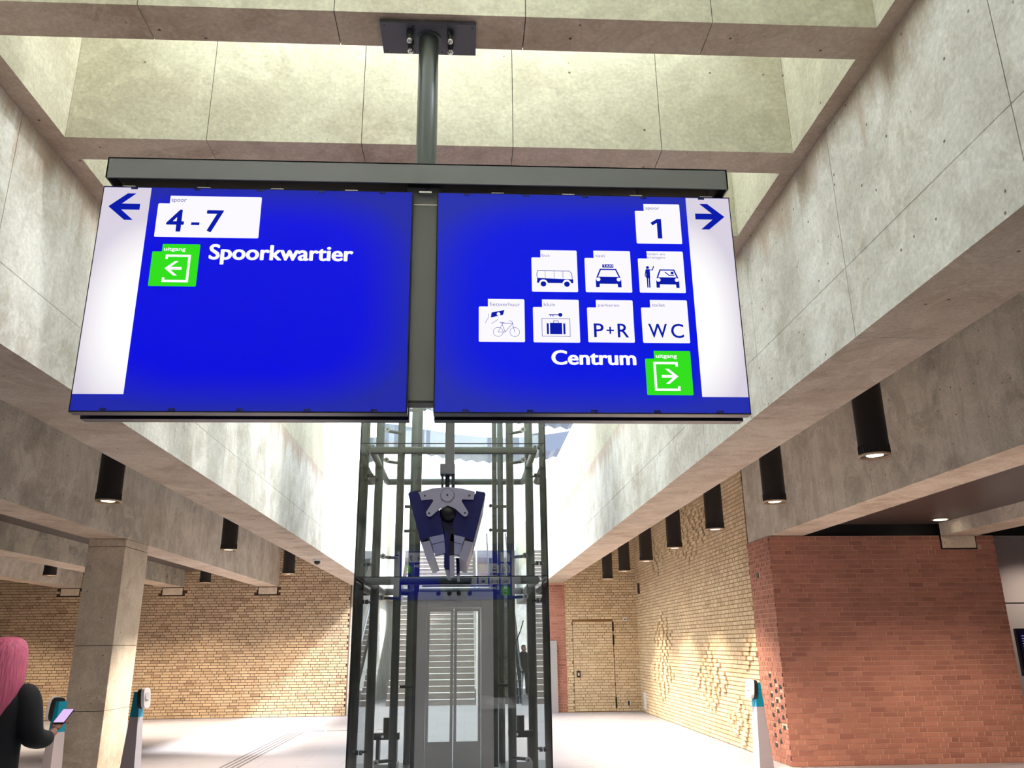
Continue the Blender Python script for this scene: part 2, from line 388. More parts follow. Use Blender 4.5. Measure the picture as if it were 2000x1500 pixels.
# ------------------------------------------------------------ brick walls
def brick_wall(name, P, nrm, length, z0, z1, bmat, mmat, window, proud=.004, out=None, thick=.25, seed=1, skip=None, course=.068, sl=.208, hl=.098, extra=None, hshare=.3, gap=None):
    """P(u) -> (x,y) of the face line; nrm = outward direction; window = picture box whose bricks are largest in view"""
    rnd = random.Random(seed); r = extra or sroot(name)
    nx, ny = nrm
    p0 = Vector(P(0)); p1 = Vector(P(length)); ux, uy = (p1-p0).normalized()
    back = MB()
    g = .012
    # mortar backing
    a, b_ = p0, p1
    vs = []
    for z in (z0, z1):
        for s_, t in ((a, 0), (b_, 0), (b_, thick), (a, thick)): vs.append((s_.x-nx*(t+.001), s_.y-ny*(t+.001), z))
    back.add(vs, [(0, 1, 2, 3), (4, 7, 6, 5), (0, 4, 5, 1), (1, 5, 6, 2), (2, 6, 7, 3), (3, 7, 4, 0)])
    back.build('mortar', mmat, r)
    shapes = {}
    def unit(kind, h):
        key = (kind, round(h, 3))
        if key in shapes: return shapes[key]
        L_ = (sl if kind == 's' else hl) if isinstance(kind, str) else kind
        mb = MB(); dp = .03+h
        pts = []
        for t in (-.03, h):
            for u_, z_ in ((0, 0), (L_, 0), (L_, course-g), (0, course-g)):
                pts.append((ux*u_+nx*t, uy*u_+ny*t, z_))
        fs = [(4, 5, 6, 7), (0, 1, 5, 4), (1, 2, 6, 5), (2, 3, 7, 6), (3, 0, 4, 7)]
        shapes[key] = (pts, fs); return shapes[key]
    bricks = []
    row = 0; z = z0+g
    while z+course-g <= z1+.001:
        u = -.055*(row % 4) if hshare < .5 else -.055*(row % 2); col = 0
        while u < length:
            kind = 'h' if rnd.random() < hshare else 's'
            L_ = sl if kind == 's' else hl
            spans = [(max(u, .0), min(u+L_, length))]
            if gap and z+course/2 < gap[2]:
                spans = [(spans[0][0], min(spans[0][1], gap[0])), (max(spans[0][0], gap[1]), spans[0][1])]
            for a_, e_ in spans:
                if e_-a_ < .03: continue
                full = (e_-a_) > L_-.001
                h = proud+rnd.uniform(-.0015, .0015) if False else proud
                uc = (a_+e_)/2; zc = z+course/2
                if out: h = proud+out(uc, zc, row, col)
                if h > -.5 and not (skip and skip(uc, zc)):
                    if h < 0: h = proud
                    wx, wy = P(a_)
                    bricks.append((kind if full else round(e_-a_, 3), h, wx, wy, z))
            u += L_+g; col += 1
        z += course; row += 1
    def inwin(b):
        px, py = proj((b[2], b[3], b[4])); return window[0] <= px <= window[2] and window[1] <= py <= window[3] and b[0] == 's'
    cand = [b for b in bricks if inwin(b)]
    cand.sort(key=lambda b: (b[2]**2+b[3]**2))
    solo = set(id(b) for b in cand[:300])
    meshes = {}
    st = MB()
    for b in bricks:
        pts, fs = unit(b[0], b[1])
        if id(b) in solo:
            key = (b[0], round(b[1], 3))
            if key not in meshes:
                me = bpy.data.meshes.new('brick'); me.from_pydata(pts, [], fs); me.materials.append(bmat); me.update(); meshes[key] = me
            o = bpy.data.objects.new('brick', meshes[key]); o.location = (b[2], b[3], b[4]); COL.objects.link(o); o.parent = r
        else: st.add([(p[0]+b[2], p[1]+b[3], p[2]+b[4]) for p in pts], fs)
    so_ = st.build('brickwork', bmat, r); so_['kind'] = 'stuff'
    return r

# left back wall (tan, dark joints); bearing pads and beam ends sit in it
def padskip_l(u, z):
    x = -13.5+u
    for c_ in ((-5.33, -4.84, 2.96, 3.12), (-7.75, -7.23, 2.96, 3.12), (-10.29, -9.81, 2.96, 3.12)):
        if c_[0] < x < c_[1] and c_[2] < z < c_[3]: return True
    return False
brick_wall('wall_back_left', lambda u: (-13.5+u, D), (0, -1), 13.5+LX0+.0, 0, 4.4, M['brick_t'], M['mortar_t'], (265, 1150, 690, 1400), .014, seed=3, skip=padskip_l)
for x0 in (-5.33, -7.77, -10.3):
    pass
# right back wall with brick-faced door
DX0, DX1, DZ = 2.80, 3.84, 2.23
brick_wall('wall_back_right', lambda u: (2.60+u, D), (0, -1), 1.95, 0, 4.4, M['brick_y'], M['mortar_y'], (1100, 1180, 1260, 1395), .008, seed=5,
           gap=(DX0-.012-2.6, DX1+.012-2.6, DZ+.01))
dr = sroot('door_1')
brick_wall('door_1', lambda u: (DX0+u, D-.004), (0, -1), DX1-DX0, .01, DZ, M['brick_y'], M['mortar_y'], (1100, 1180, 1260, 1395), .008, seed=8, extra=dr, thick=.05)
ed = MB(); ed.box(DX0-.009, DX0-.003, D-.016, D, 0, DZ+.006); ed.box(DX1+.003, DX1+.009, D-.016, D, 0, DZ+.006); ed.box(DX0-.009, DX1+.009, D-.016, D, DZ+.001, DZ+.007)
ed.build('door_frame', M['mortar_t'], dr)
for z_ in (1.95, 1.62, .1): MB().box(DX1-.012, DX1+.03, D-.03, D-.012, z_, z_+.24).build('hinge', M['black'], dr)
hh = MB().box(2.86, 2.96, D-.035, D-.012, .83, .99).build('door_handle', M['black'], dr, .004)
MB().box(2.885, 2.935, D-.05, D-.035, .87, .95).build('handle_grip', M['chrome'], hh, .004)
# protruding-brick diamonds on the right side wall (x = 4.5), v = z
dia = [(19.25, 1.75, 1.0, .62), (19.6, 1.0, 1.1, .62), (15.7, 1.02, 1.15, .62), (13.5, 1.5, .42, .32), (14.1, .45, .75, .42), (16.6, 3.75, 2.4, .62), (19.5, 3.6, 1.2, .5)]
def out_side(u, z, row, col):
    y = D-u
    for (yc, zc, ry, rz) in dia:
        if abs(y-yc)/ry+abs(z-zc)/rz < 1 and (row+col) % 2 == 0: return .028
    return 0
brick_wall('wall_right_side', lambda u: (4.5, D-u), (-1, 0), D-13.05, 0, 4.4, M['brick_y'], M['mortar_y'], (1270, 1150, 1475, 1460), .008, out=out_side, seed=9)
# red brick pier end (faces left) with black patches for the shade in its header slots, and the wall facing us
holes = []
for i in range(8): holes.append((12.62-.0*i, 1.17-.135*i))
for i in range(7): holes.append((12.42, 1.10-.135*i))
for i in range(5): holes.append((12.24, 1.03-.135*i))
def pier_out(u, z, row, col): return 0
def hole_skip(u, z):
    y = 13.05-u
    return any(abs(y-a) < .045 and abs(z-c_) < .034 for a, c_ in holes) or (abs(y-12.72) < .06 and abs(z-2.62) < .05)
brick_wall('wall_right_pier', lambda u: (4.5, 13.05-u), (-1, 0), .95, 0, 3.14, M['brick_r'], M['mortar_r'], (1460, 1060, 1545, 1500), .006, seed=11, skip=hole_skip, hshare=.55)
rp = bpy.data.objects['wall_right_pier']
hb = MB()
for a, c_ in holes: hb.box(4.4925, 4.4985, a-.04, a+.04, c_-.028, c_+.028)
hb.box(4.4925, 4.4985, 12.68, 12.76, 2.58, 2.66)
ho = hb.build('slot', M['gasket'], rp); ho['kind'] = 'stuff'  # flush black patches painted for the dark inside the recesses
brick_wall('wall_right_front', lambda u: (4.5+u, 12.1), (0, -1), 3.45, 0, 3.14, M['brick_r'], M['mortar_r'], (1500, 1055, 2000, 1500), .006, seed=12,
           skip=lambda u, z: 7.1 < 4.5+u < 7.68 and z > 2.93, thick=.9)
MB().box(4.52, 13, 12.16, 12.4, 3.14, 3.33).build('wall_frieze', M['gasket'])
struct(bpy.data.objects['wall_frieze'])
# red brick strip by the lift on the back wall
brick_wall('wall_back_pier', lambda u: (1.95+u, D-.02), (0, -1), .66, 0, SOF, M['brick_r'], M['mortar_r'], (1065, 1140, 1106, 1395), .006, seed=14)
# bearing pads
for x0, x1, y_, lab in ((-5.34, -4.83, D, 'concrete bearing pad in the tan brick wall under the beam nearest the lift'), (-7.76, -7.22, D, 'concrete bearing pad in the tan brick wall, right of the square column'),
                        (-10.3, -9.8, D, 'concrete bearing pad in the tan brick wall, left of the square column'), (7.11, 7.67, 12.1, 'concrete bearing pad at the top of the red brick wall')):
    t_ = bpy.data.objects['wall_back_left' if y_ > 20 else 'wall_right_front']
    o = MB().box(x0+.02, x1-.02, y_-.028, y_+.1, 2.955, 3.13).build('bearing_pad', M['column'], t_, .004)
    MB().box(x0, x1, y_-.0165, y_+.08, 2.935, 3.145).build('pad_joint', M['gasket'], o)

# ------------------------------------------------------------ other walls of the hall
struct(MB().box(-14, -13.5, -12, 40, 0, 4.6).build('wall_left', M['beam']))
struct(MB().box(LX0-.05, LX0+.2, D+.3, 34, 0, SOF).build('wall_stair_left', M['beam']))
struct(MB().box(2.45, 2.75, D+.3, 34, 0, SOF).build('wall_stair_right', M['beam']))
wp = sroot('wall_right_panels')
for a, b_, z0, z1 in ((7.97, 9.9, 0, 2.2), (7.97, 9.9, 2.22, 3.32), (9.92, 12.9, 0, 2.2), (9.92, 12.9, 2.22, 3.32)):
    MB().box(a, b_, 13.6, 13.7, z0, z1).build('wall_panel', M['grey_panel'], wp)
MB().box(7.9, 12.95, 13.7, 13.8, 0, 3.32).build('panel_backing', M['joint'], wp)
struct(MB().box(12.9, 13.1, -12, 14, 0, 3.4).build('wall_right', M['grey_panel']))
struct(MB().box(-14, 13, -9.2, -9, 0, 4.6).build('wall_front', M['grey_beam']))

# ------------------------------------------------------------ square column
cl = thing('concrete_column', (-5.08, 12.4, 0), 'square concrete column with two joint lines under the left grey beam', 'column')
zs = [0, .86, 1.70, 3.04, S2]
for a, b_ in zip(zs, zs[1:]): MB().box(B2[0], B2[1], 12.1, 12.97, a+.003, b_-.003).build('column_segment', M['column'], cl, .004)
MB().box(B2[0]+.008, B2[1]-.008, 12.108, 12.96, .003, S2-.003).build('joint_filler', M['joint'], cl)

# ------------------------------------------------------------ cylinder lamps
def lamp():
    r = thing('cylinder_lamp', (0, 0, 3.06), '', 'lamp')
    mb = MB(); mb.cyl((0, 0, 3.075), (0, 0, 4.35), .118, n=28); mb.build('housing', M['lamp_black'], r)
    rb = MB()
    for i in range(28):
        a = 2*PI*i/28; rb.cyl((.119*math.cos(a), .119*math.sin(a), 3.085), (.119*math.cos(a), .119*math.sin(a), 3.15), .003, n=5)
    o = rb.build('cooling_ribs', M['gasket'], r); o['kind'] = 'stuff'
    # glass lip ring and reflector cone with lit lens
    n = 28; ring = MB(); vs = []
    for rad, z in ((.118, 3.06), (.124, 3.06), (.124, 3.078), (.118, 3.078), (.06, 3.095), (.058, 3.095)):
        for i in range(n): vs.append((rad*math.cos(2*PI*i/n), rad*math.sin(2*PI*i/n), z))
    fs = []
    for a, b_ in ((0, 1), (1, 2), (3, 4)):
        for i in range(n): fs.append((a*n+i, b_*n+i, b_*n+(i+1) % n, a*n+(i+1) % n))
    for i in range(n): fs.append((0*n+i, 3*n+i, 3*n+(i+1) % n, (i+1) % n))
    ring.add(vs, fs, 0, True); ring.build('reflector', M['lamp_ring'], r)
    MB().cyl((0, 0, 3.072), (0, 0, 3.0745), .066, n=24).build('lens', M['lamp_glow'], r)
    return r
lab_r = ['large black cylinder lamp nearest the camera, highest at right', 'black cylinder lamp second from the camera, in front of the grey beam', 'black cylinder lamp beside the end of the grey beam',
         'fourth black cylinder lamp from the camera, before the upper yellow side wall', 'fifth black cylinder lamp from the camera, right of the brick corner', 'black cylinder lamp second farthest in the right row', 'farthest black cylinder lamp in the right row, nearest the lift']
pts = [(3.3, 6.33, lab_r[0]), (3.3, 8.58, lab_r[1]), (3.3, 10.78, lab_r[2]), (3.3, 12.98, lab_r[3]), (3.3, 15.1, lab_r[4]), (3.3, 17.25, lab_r[5]), (3.3, 19.36, lab_r[6])]
lp = lamp()
ptsl = [(-3.6, 8.46, 'large black cylinder lamp at left, below the corner of the blue sign'), (-3.6, 12.9, 'black cylinder lamp second in the left row, right of the square column'), (-3.6, 17.35, 'black cylinder lamp at the far end of the left row near the white dome camera')]
allp = [p+('right row of cylinder lamps',) for p in pts]+[p+('left row of cylinder lamps',) for p in ptsl]
allp += [(-8.33, 17.35, 'small lit black lamp at far left under the dark ceiling', 'lamps in the outer left bays'), (-5.93, 19.6, 'small black lamp right of the square column against the tan brick', 'lamps in the outer left bays'),
         (-8.33, 12.2, 'black lamp cut by the left edge of the picture', 'lamps in the outer left bays')]
for i, (x, y, lab, grp) in enumerate(allp):
    o = lp if i == 0 else dup(lp)
    o.location = (x, y, 3.06); o['label'] = lab; o['group'] = grp
    if x < -5:
        # short housings under the lower ceiling
        for ch in o.children:
            if ch.name.startswith('housing'):
                ch.data = ch.data.copy()
                for v in ch.data.vertices:
                    if v.co.z > .5: v.co.z = 3.57-3.06
    ld = bpy.data.lights.new('lamp_beam', 'SPOT'); ld.energy = 320; ld.color = (1, .84, .66); ld.spot_size = math.radians(95); ld.spot_blend = .8; ld.shadow_soft_size = .05
    lo = bpy.data.objects.new('lamp_beam', ld); COL.objects.link(lo); lo.location = (0, 0, -.01); lo.parent = o
dl = thing('recessed_downlight', (6.55, 11.2, 3.31), 'lit recessed downlight in the dark ceiling at right', 'lamp')
MB().cyl((6.88, 11.6, 3.305), (6.88, 11.6, 3.319), .12, n=24).build('trim_ring', M['lamp_ring'], dl)
MB().cyl((6.88, 11.6, 3.300), (6.88, 11.6, 3.3045), .09, n=24).build('lens', M['lamp_glow'], dl)
for x, y in ((6.5, 9.6), (6.5, 6.5), (9.4, 12.8)):  # far-right spot is added, without a fitting, to brighten the grey panel wall
    d2 = bpy.data.lights.new('ceiling_beam', 'SPOT'); d2.energy = 520 if x < 8 else 110; d2.color = (1, .80, .62); d2.spot_size = math.radians(130); d2.spot_blend = .9; d2.shadow_soft_size = .08
    o2 = bpy.data.objects.new('ceiling_beam', d2); COL.objects.link(o2); o2.location = (x, y, 3.28)
for x, y in ((-6.5, 20.5), (-8.5, 20.3), (-11, 20.3), (-4.2, 20.6)):
    d2 = bpy.data.lights.new('ceiling_beam', 'SPOT'); d2.energy = 260; d2.color = (1, .80, .6); d2.spot_size = math.radians(120); d2.spot_blend = .9; d2.shadow_soft_size = .08
    o2 = bpy.data.objects.new('ceiling_beam', d2); COL.objects.link(o2); o2.location = (x, y, 3.1)

# ------------------------------------------------------------ text and print helpers
_tc = {}
def text_geo(s, bold=0.0):
    key = (s, bold)
    if key in _tc: return _tc[key]
    cu = bpy.data.curves.new('t', 'FONT'); cu.body = s; cu.size = 1; cu.offset = bold; cu.resolution_u = 4
    o = bpy.data.objects.new('t', cu); COL.objects.link(o); bpy.context.view_layer.update()
    dg = bpy.context.evaluated_depsgraph_get(); me = o.evaluated_get(dg).to_mesh()
    vs = [(v.co.x, v.co.y) for v in me.vertices]; fs = [tuple(p.vertices) for p in me.polygons]
    o.evaluated_get(dg).to_mesh_clear(); bpy.data.objects.remove(o); bpy.data.curves.remove(cu)
    x0 = min(v[0] for v in vs); x1 = max(v[0] for v in vs); y0 = min(v[1] for v in vs); y1 = max(v[1] for v in vs)
    _tc[key] = (vs, fs, x0, x1, y0, y1); return _tc[key]
def fit_text(s, u0, u1, v0, v1, bold=0):
    """text stretched into a box; bold text is thickened by overlaid shifted copies"""
    if bold:
        vs0, fs0, x0, x1, y0, y1 = text_geo(s, 0); b = bold; vs = []; fs = []
        for dx, dy in ((-b, 0), (b, 0), (0, -b*.6), (0, b*.6), (-b*.7, b*.45), (b*.7, b*.45), (-b*.7, -b*.45), (b*.7, -b*.45)):
            o = len(vs); vs += [(u0+(x+dx-x0+b)/(x1-x0+2*b)*(u1-u0), v0+(y+dy-y0+b*.6)/(y1-y0+b*1.2)*(v1-v0)) for x, y in vs0]; fs += [tuple(i+o for i in f) for f in fs0]
        return vs, fs
    return _fit_plain(s, u0, u1, v0, v1)
def _fit_plain(s, u0, u1, v0, v1, bold=0):
    """text stretched into a box: list of (u,v), faces"""
    vs, fs, x0, x1, y0, y1 = text_geo(s, bold)
    return [(u0+(x-x0)/(x1-x0)*(u1-u0), v0+(y-y0)/(y1-y0)*(v1-v0)) for x, y in vs], fs
def poly(*p): return list(p), [tuple(range(len(p)))]
def rect(a, b, c, d): return poly((a, b), (c, b), (c, d), (a, d))
def disc(cx, cy_, r, ry=None, n=20): ry = ry or r; return poly(*[(cx+r*math.cos(2*PI*i/n), cy_+ry*math.sin(2*PI*i/n)) for i in range(n)])
def ringp(cx, cy_, r, w, n=28, asp=1):
    vs = [(cx+k*math.cos(2*PI*i/n), cy_+k*asp*math.sin(2*PI*i/n)) for k in (r-w/2, r+w/2) for i in range(n)]
    return vs, [(i, (i+1) % n, n+(i+1) % n, n+i) for i in range(n)]
def stroke(pts, w):
    vs = []; fs = []
    for (a, b_), (c_, d_) in zip(pts, pts[1:]):
        l = math.hypot(c_-a, d_-b_) or 1; nx, ny = -(d_-b_)/l*w/2, (c_-a)/l*w/2; ex, ey = (c_-a)/l*w/2, (d_-b_)/l*w/2
        o = len(vs); vs += [(a-ex+nx, b_-ey+ny), (a-ex-nx, b_-ey-ny), (c_+ex-nx, d_+ey-ny), (c_+ex+nx, d_+ey+ny)]; fs.append((o, o+1, o+2, o+3))
    return vs, fs

# ------------------------------------------------------------ the hanging sign
YS = q(3.34); YBK = q(3.50)
def sgx(v): return v*q(3.34)/3
def sgz(v): return 1.65+(v-1.65)*q(3.34)/3
XL0, XL1, XR0, XR1 = sgx(-1.465), sgx(-.222), sgx(-.1245), sgx(1.0995)
ZT, ZB = sgz(3.432), sgz(2.485)
def backlit(name, rgb, edge, cx, cz, rx, rz, power=2.5, s=1.0, shift=0.0):
    """backlit film: tubes inside make the middle brighter than the rim (position on the sign itself)"""
    m, nt, out = newmat(name); L = nt.links.new
    g = N(nt, 'ShaderNodeNewGeometry'); sx = N(nt, 'ShaderNodeSeparateXYZ'); L(g.outputs['Position'], sx.inputs[0])
    def nrmz(sock, c_, r_):
        a = N(nt, 'ShaderNodeMath', _operation='SUBTRACT'); L(sock, a.inputs[0]); a.inputs[1].default_value = c_
        b_ = N(nt, 'ShaderNodeMath', _operation='DIVIDE'); L(a.outputs[0], b_.inputs[0]); b_.inputs[1].default_value = r_
        c2 = N(nt, 'ShaderNodeMath', _operation='ABSOLUTE'); L(b_.outputs[0], c2.inputs[0])
        d_ = N(nt, 'ShaderNodeMath', _operation='POWER'); L(c2.outputs[0], d_.inputs[0]); d_.inputs[1].default_value = power; return d_.outputs[0]
    ad = N(nt, 'ShaderNodeMath', _operation='ADD'); L(nrmz(sx.outputs[0], cx, rx), ad.inputs[0]); L(nrmz(sx.outputs[2], cz, rz), ad.inputs[1])
    r = N(nt, 'ShaderNodeValToRGB'); r.color_ramp.elements[0].position = .25; r.color_ramp.elements[1].position = 1.25 if False else 1.0
    r.color_ramp.elements[0].color = lin(rgb)+(1,); r.color_ramp.elements[1].color = lin(edge)+(1,)
    L(ad.outputs[0], r.inputs[0])
    e = N(nt, 'ShaderNodeEmission', Strength=s/2**EXPO); L(r.outputs[0], e.inputs[0])
    gl = N(nt, 'ShaderNodeBsdfPrincipled', Roughness=.5); gl.inputs['Base Color'].default_value = tuple(v*.05 for v in lin(rgb))+(1,); gl.inputs['Specular IOR Level'].default_value = .15
    a2 = N(nt, 'ShaderNodeAddShader'); L(e.outputs[0], a2.inputs[0]); L(gl.outputs[0], a2.inputs[1]); L(a2.outputs[0], out.inputs[0]); return m
cxl, cxr, czs = (XL0+XL1)/2, (XR0+XR1)/2, (ZT+ZB)/2
M['blueL'] = backlit('backlit_blue_left', (0, 4, 222), (30, 40, 166), cxl-.03, czs-.0, .72, .50, 3.5)
M['blueR'] = backlit('backlit_blue_right', (0, 16, 224), (34, 46, 172), cxr-.0, czs-.0, .71, .50, 3.5)
M['whiteL'] = backlit('backlit_white_left', (255, 254, 255), (214, 206, 222), XL0+.27, czs-.1, .30, .46, 2.2)
M['whiteR'] = backlit('backlit_white_right', (255, 254, 255), (214, 206, 222), XR1-.25, czs-.08, .26, .48, 2.2)
M['tile'] = emit('backlit_white_tile', (252, 250, 255)); M['glyph'] = emit('backlit_blue_print', (14, 30, 168)); M['faint'] = emit('backlit_faint_print', (128, 128, 188))
M['dim_tile'] = emit('backlit_tile_top', (240, 234, 246))
M['green'] = emit('backlit_green_tile', (52, 224, 32)); M['wprint'] = emit('backlit_white_print', (255, 255, 255))
M['bluedark'] = plain('unlit_blue_film', (20, 30, 130), .3)

hs = thing('hanging_sign', (q(-.19), q(3.42), ZB), 'large backlit blue station sign hung from the cross beam, reading Spoorkwartier and Centrum', 'sign')
# mounting plate and pole
PX, PY = q(-.197), q(3.42)
zp = LED
MB().box(PX-q(.235), PX+q(.235), q(3.31), q(3.53), zp-.022, zp-.006).build('mounting_plate', M['plate_grey'], hs, .002)
MB().box(PX-q(.225), PX+q(.225), q(3.32), q(3.52), zp-.006, zp-.0).build('packing_plate', M['sign_grey'], hs)
for dx in (-.092, .108):
    for dy in (-.04, .035):
        bo = MB(); x, y = PX+q(dx), PY+q(dy)-.02
        bo.cyl((x, y, zp-.05), (x, y, zp-.022), .017, n=6); bo.cyl((x, y, zp-.075), (x, y, zp-.05), .012, n=12)
        b_ = bo.build('bolt', M['sign_grey_dark'], hs)
        MB().ball((x, y, zp-.078), .0155, 12).build('cap_nut', M['chrome'], b_)
for dx in (-.215, -.075, .065, .215):
    for dy in (-.09, .09): MB().cyl((PX+q(dx), PY+q(dy), zp-.0235), (PX+q(dx), PY+q(dy), zp-.0215), .004, n=8).build('screw_hole', M['gasket'], hs)
po = MB(); po.cyl((PX, PY, zp-.03), (PX, PY, zp-.022), .062, n=32); po.cyl((PX, PY, sgz(3.565)-.01), (PX, PY, zp-.025), .0475, n=40); po.build('pole', plain('pole_metal', (104, 110, 112), .35, .6), hs)
# header: inverted channel
ht, hb_ = 1.65+(1.915)*q(3.32)/3, 1.65+(1.822)*q(3.32)/3
hx0, hx1 = -1.464*q(3.32)/3, 1.100*q(3.32)/3
he = MB(); he.box(hx0, hx1, q(3.32), q(3.52), ht-.006, ht); he.box(hx0, hx1, q(3.32), q(3.32)+.008, hb_, ht); he.box(hx0, hx1, q(3.52)-.008, q(3.52), hb_, ht)
he.box(hx0, hx0+.006, q(3.32), q(3.52), hb_, ht); he.box(hx1-.006, hx1, q(3.32), q(3.52), hb_, ht)
he.build('header_channel', M['sign_grey'], hs)
MB().box(hx0+.04, hx1-.04, q(3.345), q(3.495), hb_+.012, ht-.02).build('header_rail', M['gasket'], hs)
MB().box(PX-.078, PX+.078, q(3.38), q(3.46), sgz(2.49)+.06, hb_+.03).build('centre_plate', M['sign_grey'], hs, .003)
MB().box(PX-.079, PX+.079, q(3.379), q(3.461), sgz(3.39), sgz(3.39)+.003).build('plate_seam', M['chrome'], hs)
MB().box(PX-.076, PX+.076, q(3.382), q(3.458), sgz(2.49)+.05, sgz(2.49)+.0605).build('plate_end_cap', M['sign_grey_dark'], hs)

def tile_pts():
    nw, nh = .2, .18; r = .018
    return [(r, 0), (1-r, 0), (1, r), (1, 1-r), (1-r, 1), (nw, 1), (nw, 1-nh), (r, 1-nh), (0, 1-nh-r), (0, r)]
def wide_tile_pts():
    nw, nh = .11, .19; return [(0.008, 0), (.992, 0), (1, .02), (1, .98), (.992, 1), (nw, 1), (nw, 1-nh), (.008, 1-nh), (0, 1-nh-.02), (0, .02)]
def arrow_poly(dirn, cx, cy_, w, h, t):
    """chevron arrow pointing to dirn (+1 right)"""
    tip = cx+dirn*w/2; bx = cx+dirn*w*.02; 
    P = [(tip, cy_), (bx-dirn*w*.12, cy_+h/2), (bx+dirn*w*.16, cy_+h/2)] 
    up = poly((tip, cy_), (bx-dirn*w*.08+dirn*0, cy_+h/2), (bx-dirn*w*.08-dirn*t*1.25, cy_+h/2), (tip-dirn*t*1.35, cy_))
    dn = poly((tip, cy_), (bx-dirn*w*.08, cy_-h/2), (bx-dirn*w*.08-dirn*t*1.25, cy_-h/2), (tip-dirn*t*1.35, cy_))
    sh = rect(min(cx-dirn*w/2, tip-dirn*t), cy_-t/2, max(cx-dirn*w/2, tip-dirn*t), cy_+t/2)
    return [up, dn, sh]
def g_bus():
    g = []
    g += [stroke([(.13, .24), (.11, .42), (.13, .5), (.82, .5), (.87, .44), (.89, .22)], .012)]
    g += [poly((.11, .21), (.90, .21), (.90, .30), (.12, .325))]
    for x in (.29, .485, .675): g.append(rect(x, .32, x+.008, .5))
    holes_ = [disc(.25, .195, .095), disc(.76, .195, .095)]
    w = [disc(.25, .18, .062), disc(.76, .18, .062)]
    return g, holes_, w
def g_car(cx, s):
    k = lambda x, y: (cx+(x)*s, y)
    g = [poly(k(-.5, .30), k(-.44, .37), k(.44, .37), k(.5, .30), k(.5, .12), k(.36, .12), k(.35, .2), k(-.35, .2), k(-.36, .12), k(-.5, .12)),
         stroke([k(-.44, .36), k(-.3, .545), k(.3, .545), k(.44, .36)], .03), stroke([k(-.3, .545), k(.3, .545)], .03)]
    h = [disc(cx-.4*s, .305, .045), disc(cx+.4*s, .305, .045)]
    return g, h, []
def glyphs(kind, side, wdir):
    """returns list of (layer, colourkey, geo)"""
    out_ = []
    def A(k, gs, layer=1):
        for g in gs: out_.append((layer, k, g))
    if kind == 'bus':
        g, h, w = g_bus(); A('glyph', g); A('tile', h, 2); A('glyph', w, 3); A('faint', [fit_text('bus', .23, .40, .84, .91)])
    elif kind == 'taxi':
        g, h, w = g_car(.5, .55); A('glyph', g); A('tile', h, 2); A('faint', [fit_text('taxi', .24, .44, .84, .91)])
        A('glyph', [rect(.38, .59, .62, .67)]); A('tile', [fit_text('TAXI', .395, .605, .605, .655, .01)], 2)
    elif kind == 'pick':
        g, h, w = g_car(.62, .5); A('glyph', g); A('tile', h, 2); A('faint', [fit_text('halen en', .2, .60, .9, .96), fit_text('brengen', .2, .60, .80, .875)])
        A('glyph', [disc(.2, .60, .034), rect(.16, .34, .245, .56), rect(.168, .12, .196, .34), rect(.21, .12, .238, .34), stroke([(.235, .545), (.30, .54), (.335, .63)], .022), stroke([(.165, .545), (.14, .42), (.155, .38)], .02)])
        A('glyph', [disc(.73, .475, .035), stroke([(.58, .49), (.66, .42), (.76, .42)], .022)])
    elif kind == 'bike':
        A('glyph', [ringp(.42, .23, .105, .008), ringp(.78, .23, .105, .008), stroke([(.42, .23), (.57, .23), (.74, .43), (.50, .43), (.57, .23)], .009), stroke([(.42, .23), (.52, .43)], .008),
                    stroke([(.78, .23), (.72, .48), (.66, .49)], .009), stroke([(.46, .455), (.55, .45)], .012), poly((.26, .56), (.53, .63), (.56, .74), (.28, .68)), stroke([(.14, .43), (.2, .54), (.22, .64)], .008), stroke([(.28, .42), (.42, .52)], .008)])
        A('tile', [disc(.43, .645, .04)], 2); A('faint', [fit_text('fietsverhuur', .24, .90, .83, .92)])
    elif kind == 'locker':
        A('glyph', [stroke([(.19, .14), (.79, .14), (.79, .55), (.19, .55), (.19, .14)], .010), rect(.36, .19, .62, .45), rect(.29, .19, .335, .44), rect(.645, .19, .69, .44), stroke([(.44, .45), (.44, .50), (.54, .50), (.54, .45)], .012),
                    disc(.59, .64, .045), stroke([(.35, .64), (.56, .64)], .018), rect(.37, .6, .39, .64), rect(.42, .6, .44, .64)])
        A('faint', [fit_text('kluis', .24, .48, .84, .92)])
    elif kind == 'pr':
        A('glyph', [fit_text('P', .13, .34, .12, .44, .012), fit_text('R', .64, .88, .12, .44, .012), rect(.40, .265, .56, .30), rect(.463, .20, .497, .365)]); A('faint', [fit_text('parkeren', .24, .70, .82, .91)])
    elif kind == 'wc':
        A('glyph', [fit_text('W', .13, .53, .12, .44, .012), fit_text('C', .61, .88, .115, .445, .012)]); A('faint', [fit_text('toilet', .24, .52, .84, .92)])
    elif kind == 'one':
        A('glyph', [poly((.47, .13), (.57, .13), (.57, .62), (.48, .62), (.33, .52), (.37, .455), (.47, .52))]); A('faint', [fit_text('spoor', .24, .55, .83, .91, .01)])
    elif kind == '47':
        A('glyph', [fit_text('4', .10, .27, .13, .66, .02), rect(.34, .295, .42, .36), fit_text('7', .48, .645, .13, .66, .02)]); A('faint', [fit_text('spoor', .125, .27, .82, .92, .01)])
    elif kind == 'exit':
        d_ = wdir
        ox = .5-d_*.02
        def X(x): return ox+d_*x
        A('wprint', [stroke([(X(.20), .665), (X(.20), .72), (X(-.28), .72), (X(-.28), .12), (X(.22), .12), (X(.22), .175)], .055)])
        A('wprint', arrow_poly(d_, X(.04), .42, .36, .34, .065))
        A('wprint', [fit_text('uitgang', .24, .70, .81, .92, .02)])
    return out_
KEYS = ['tile', 'glyph', 'faint', 'green', 'wprint']
def S(px, py): p = atY(px, py, YS); return p.x, p.z
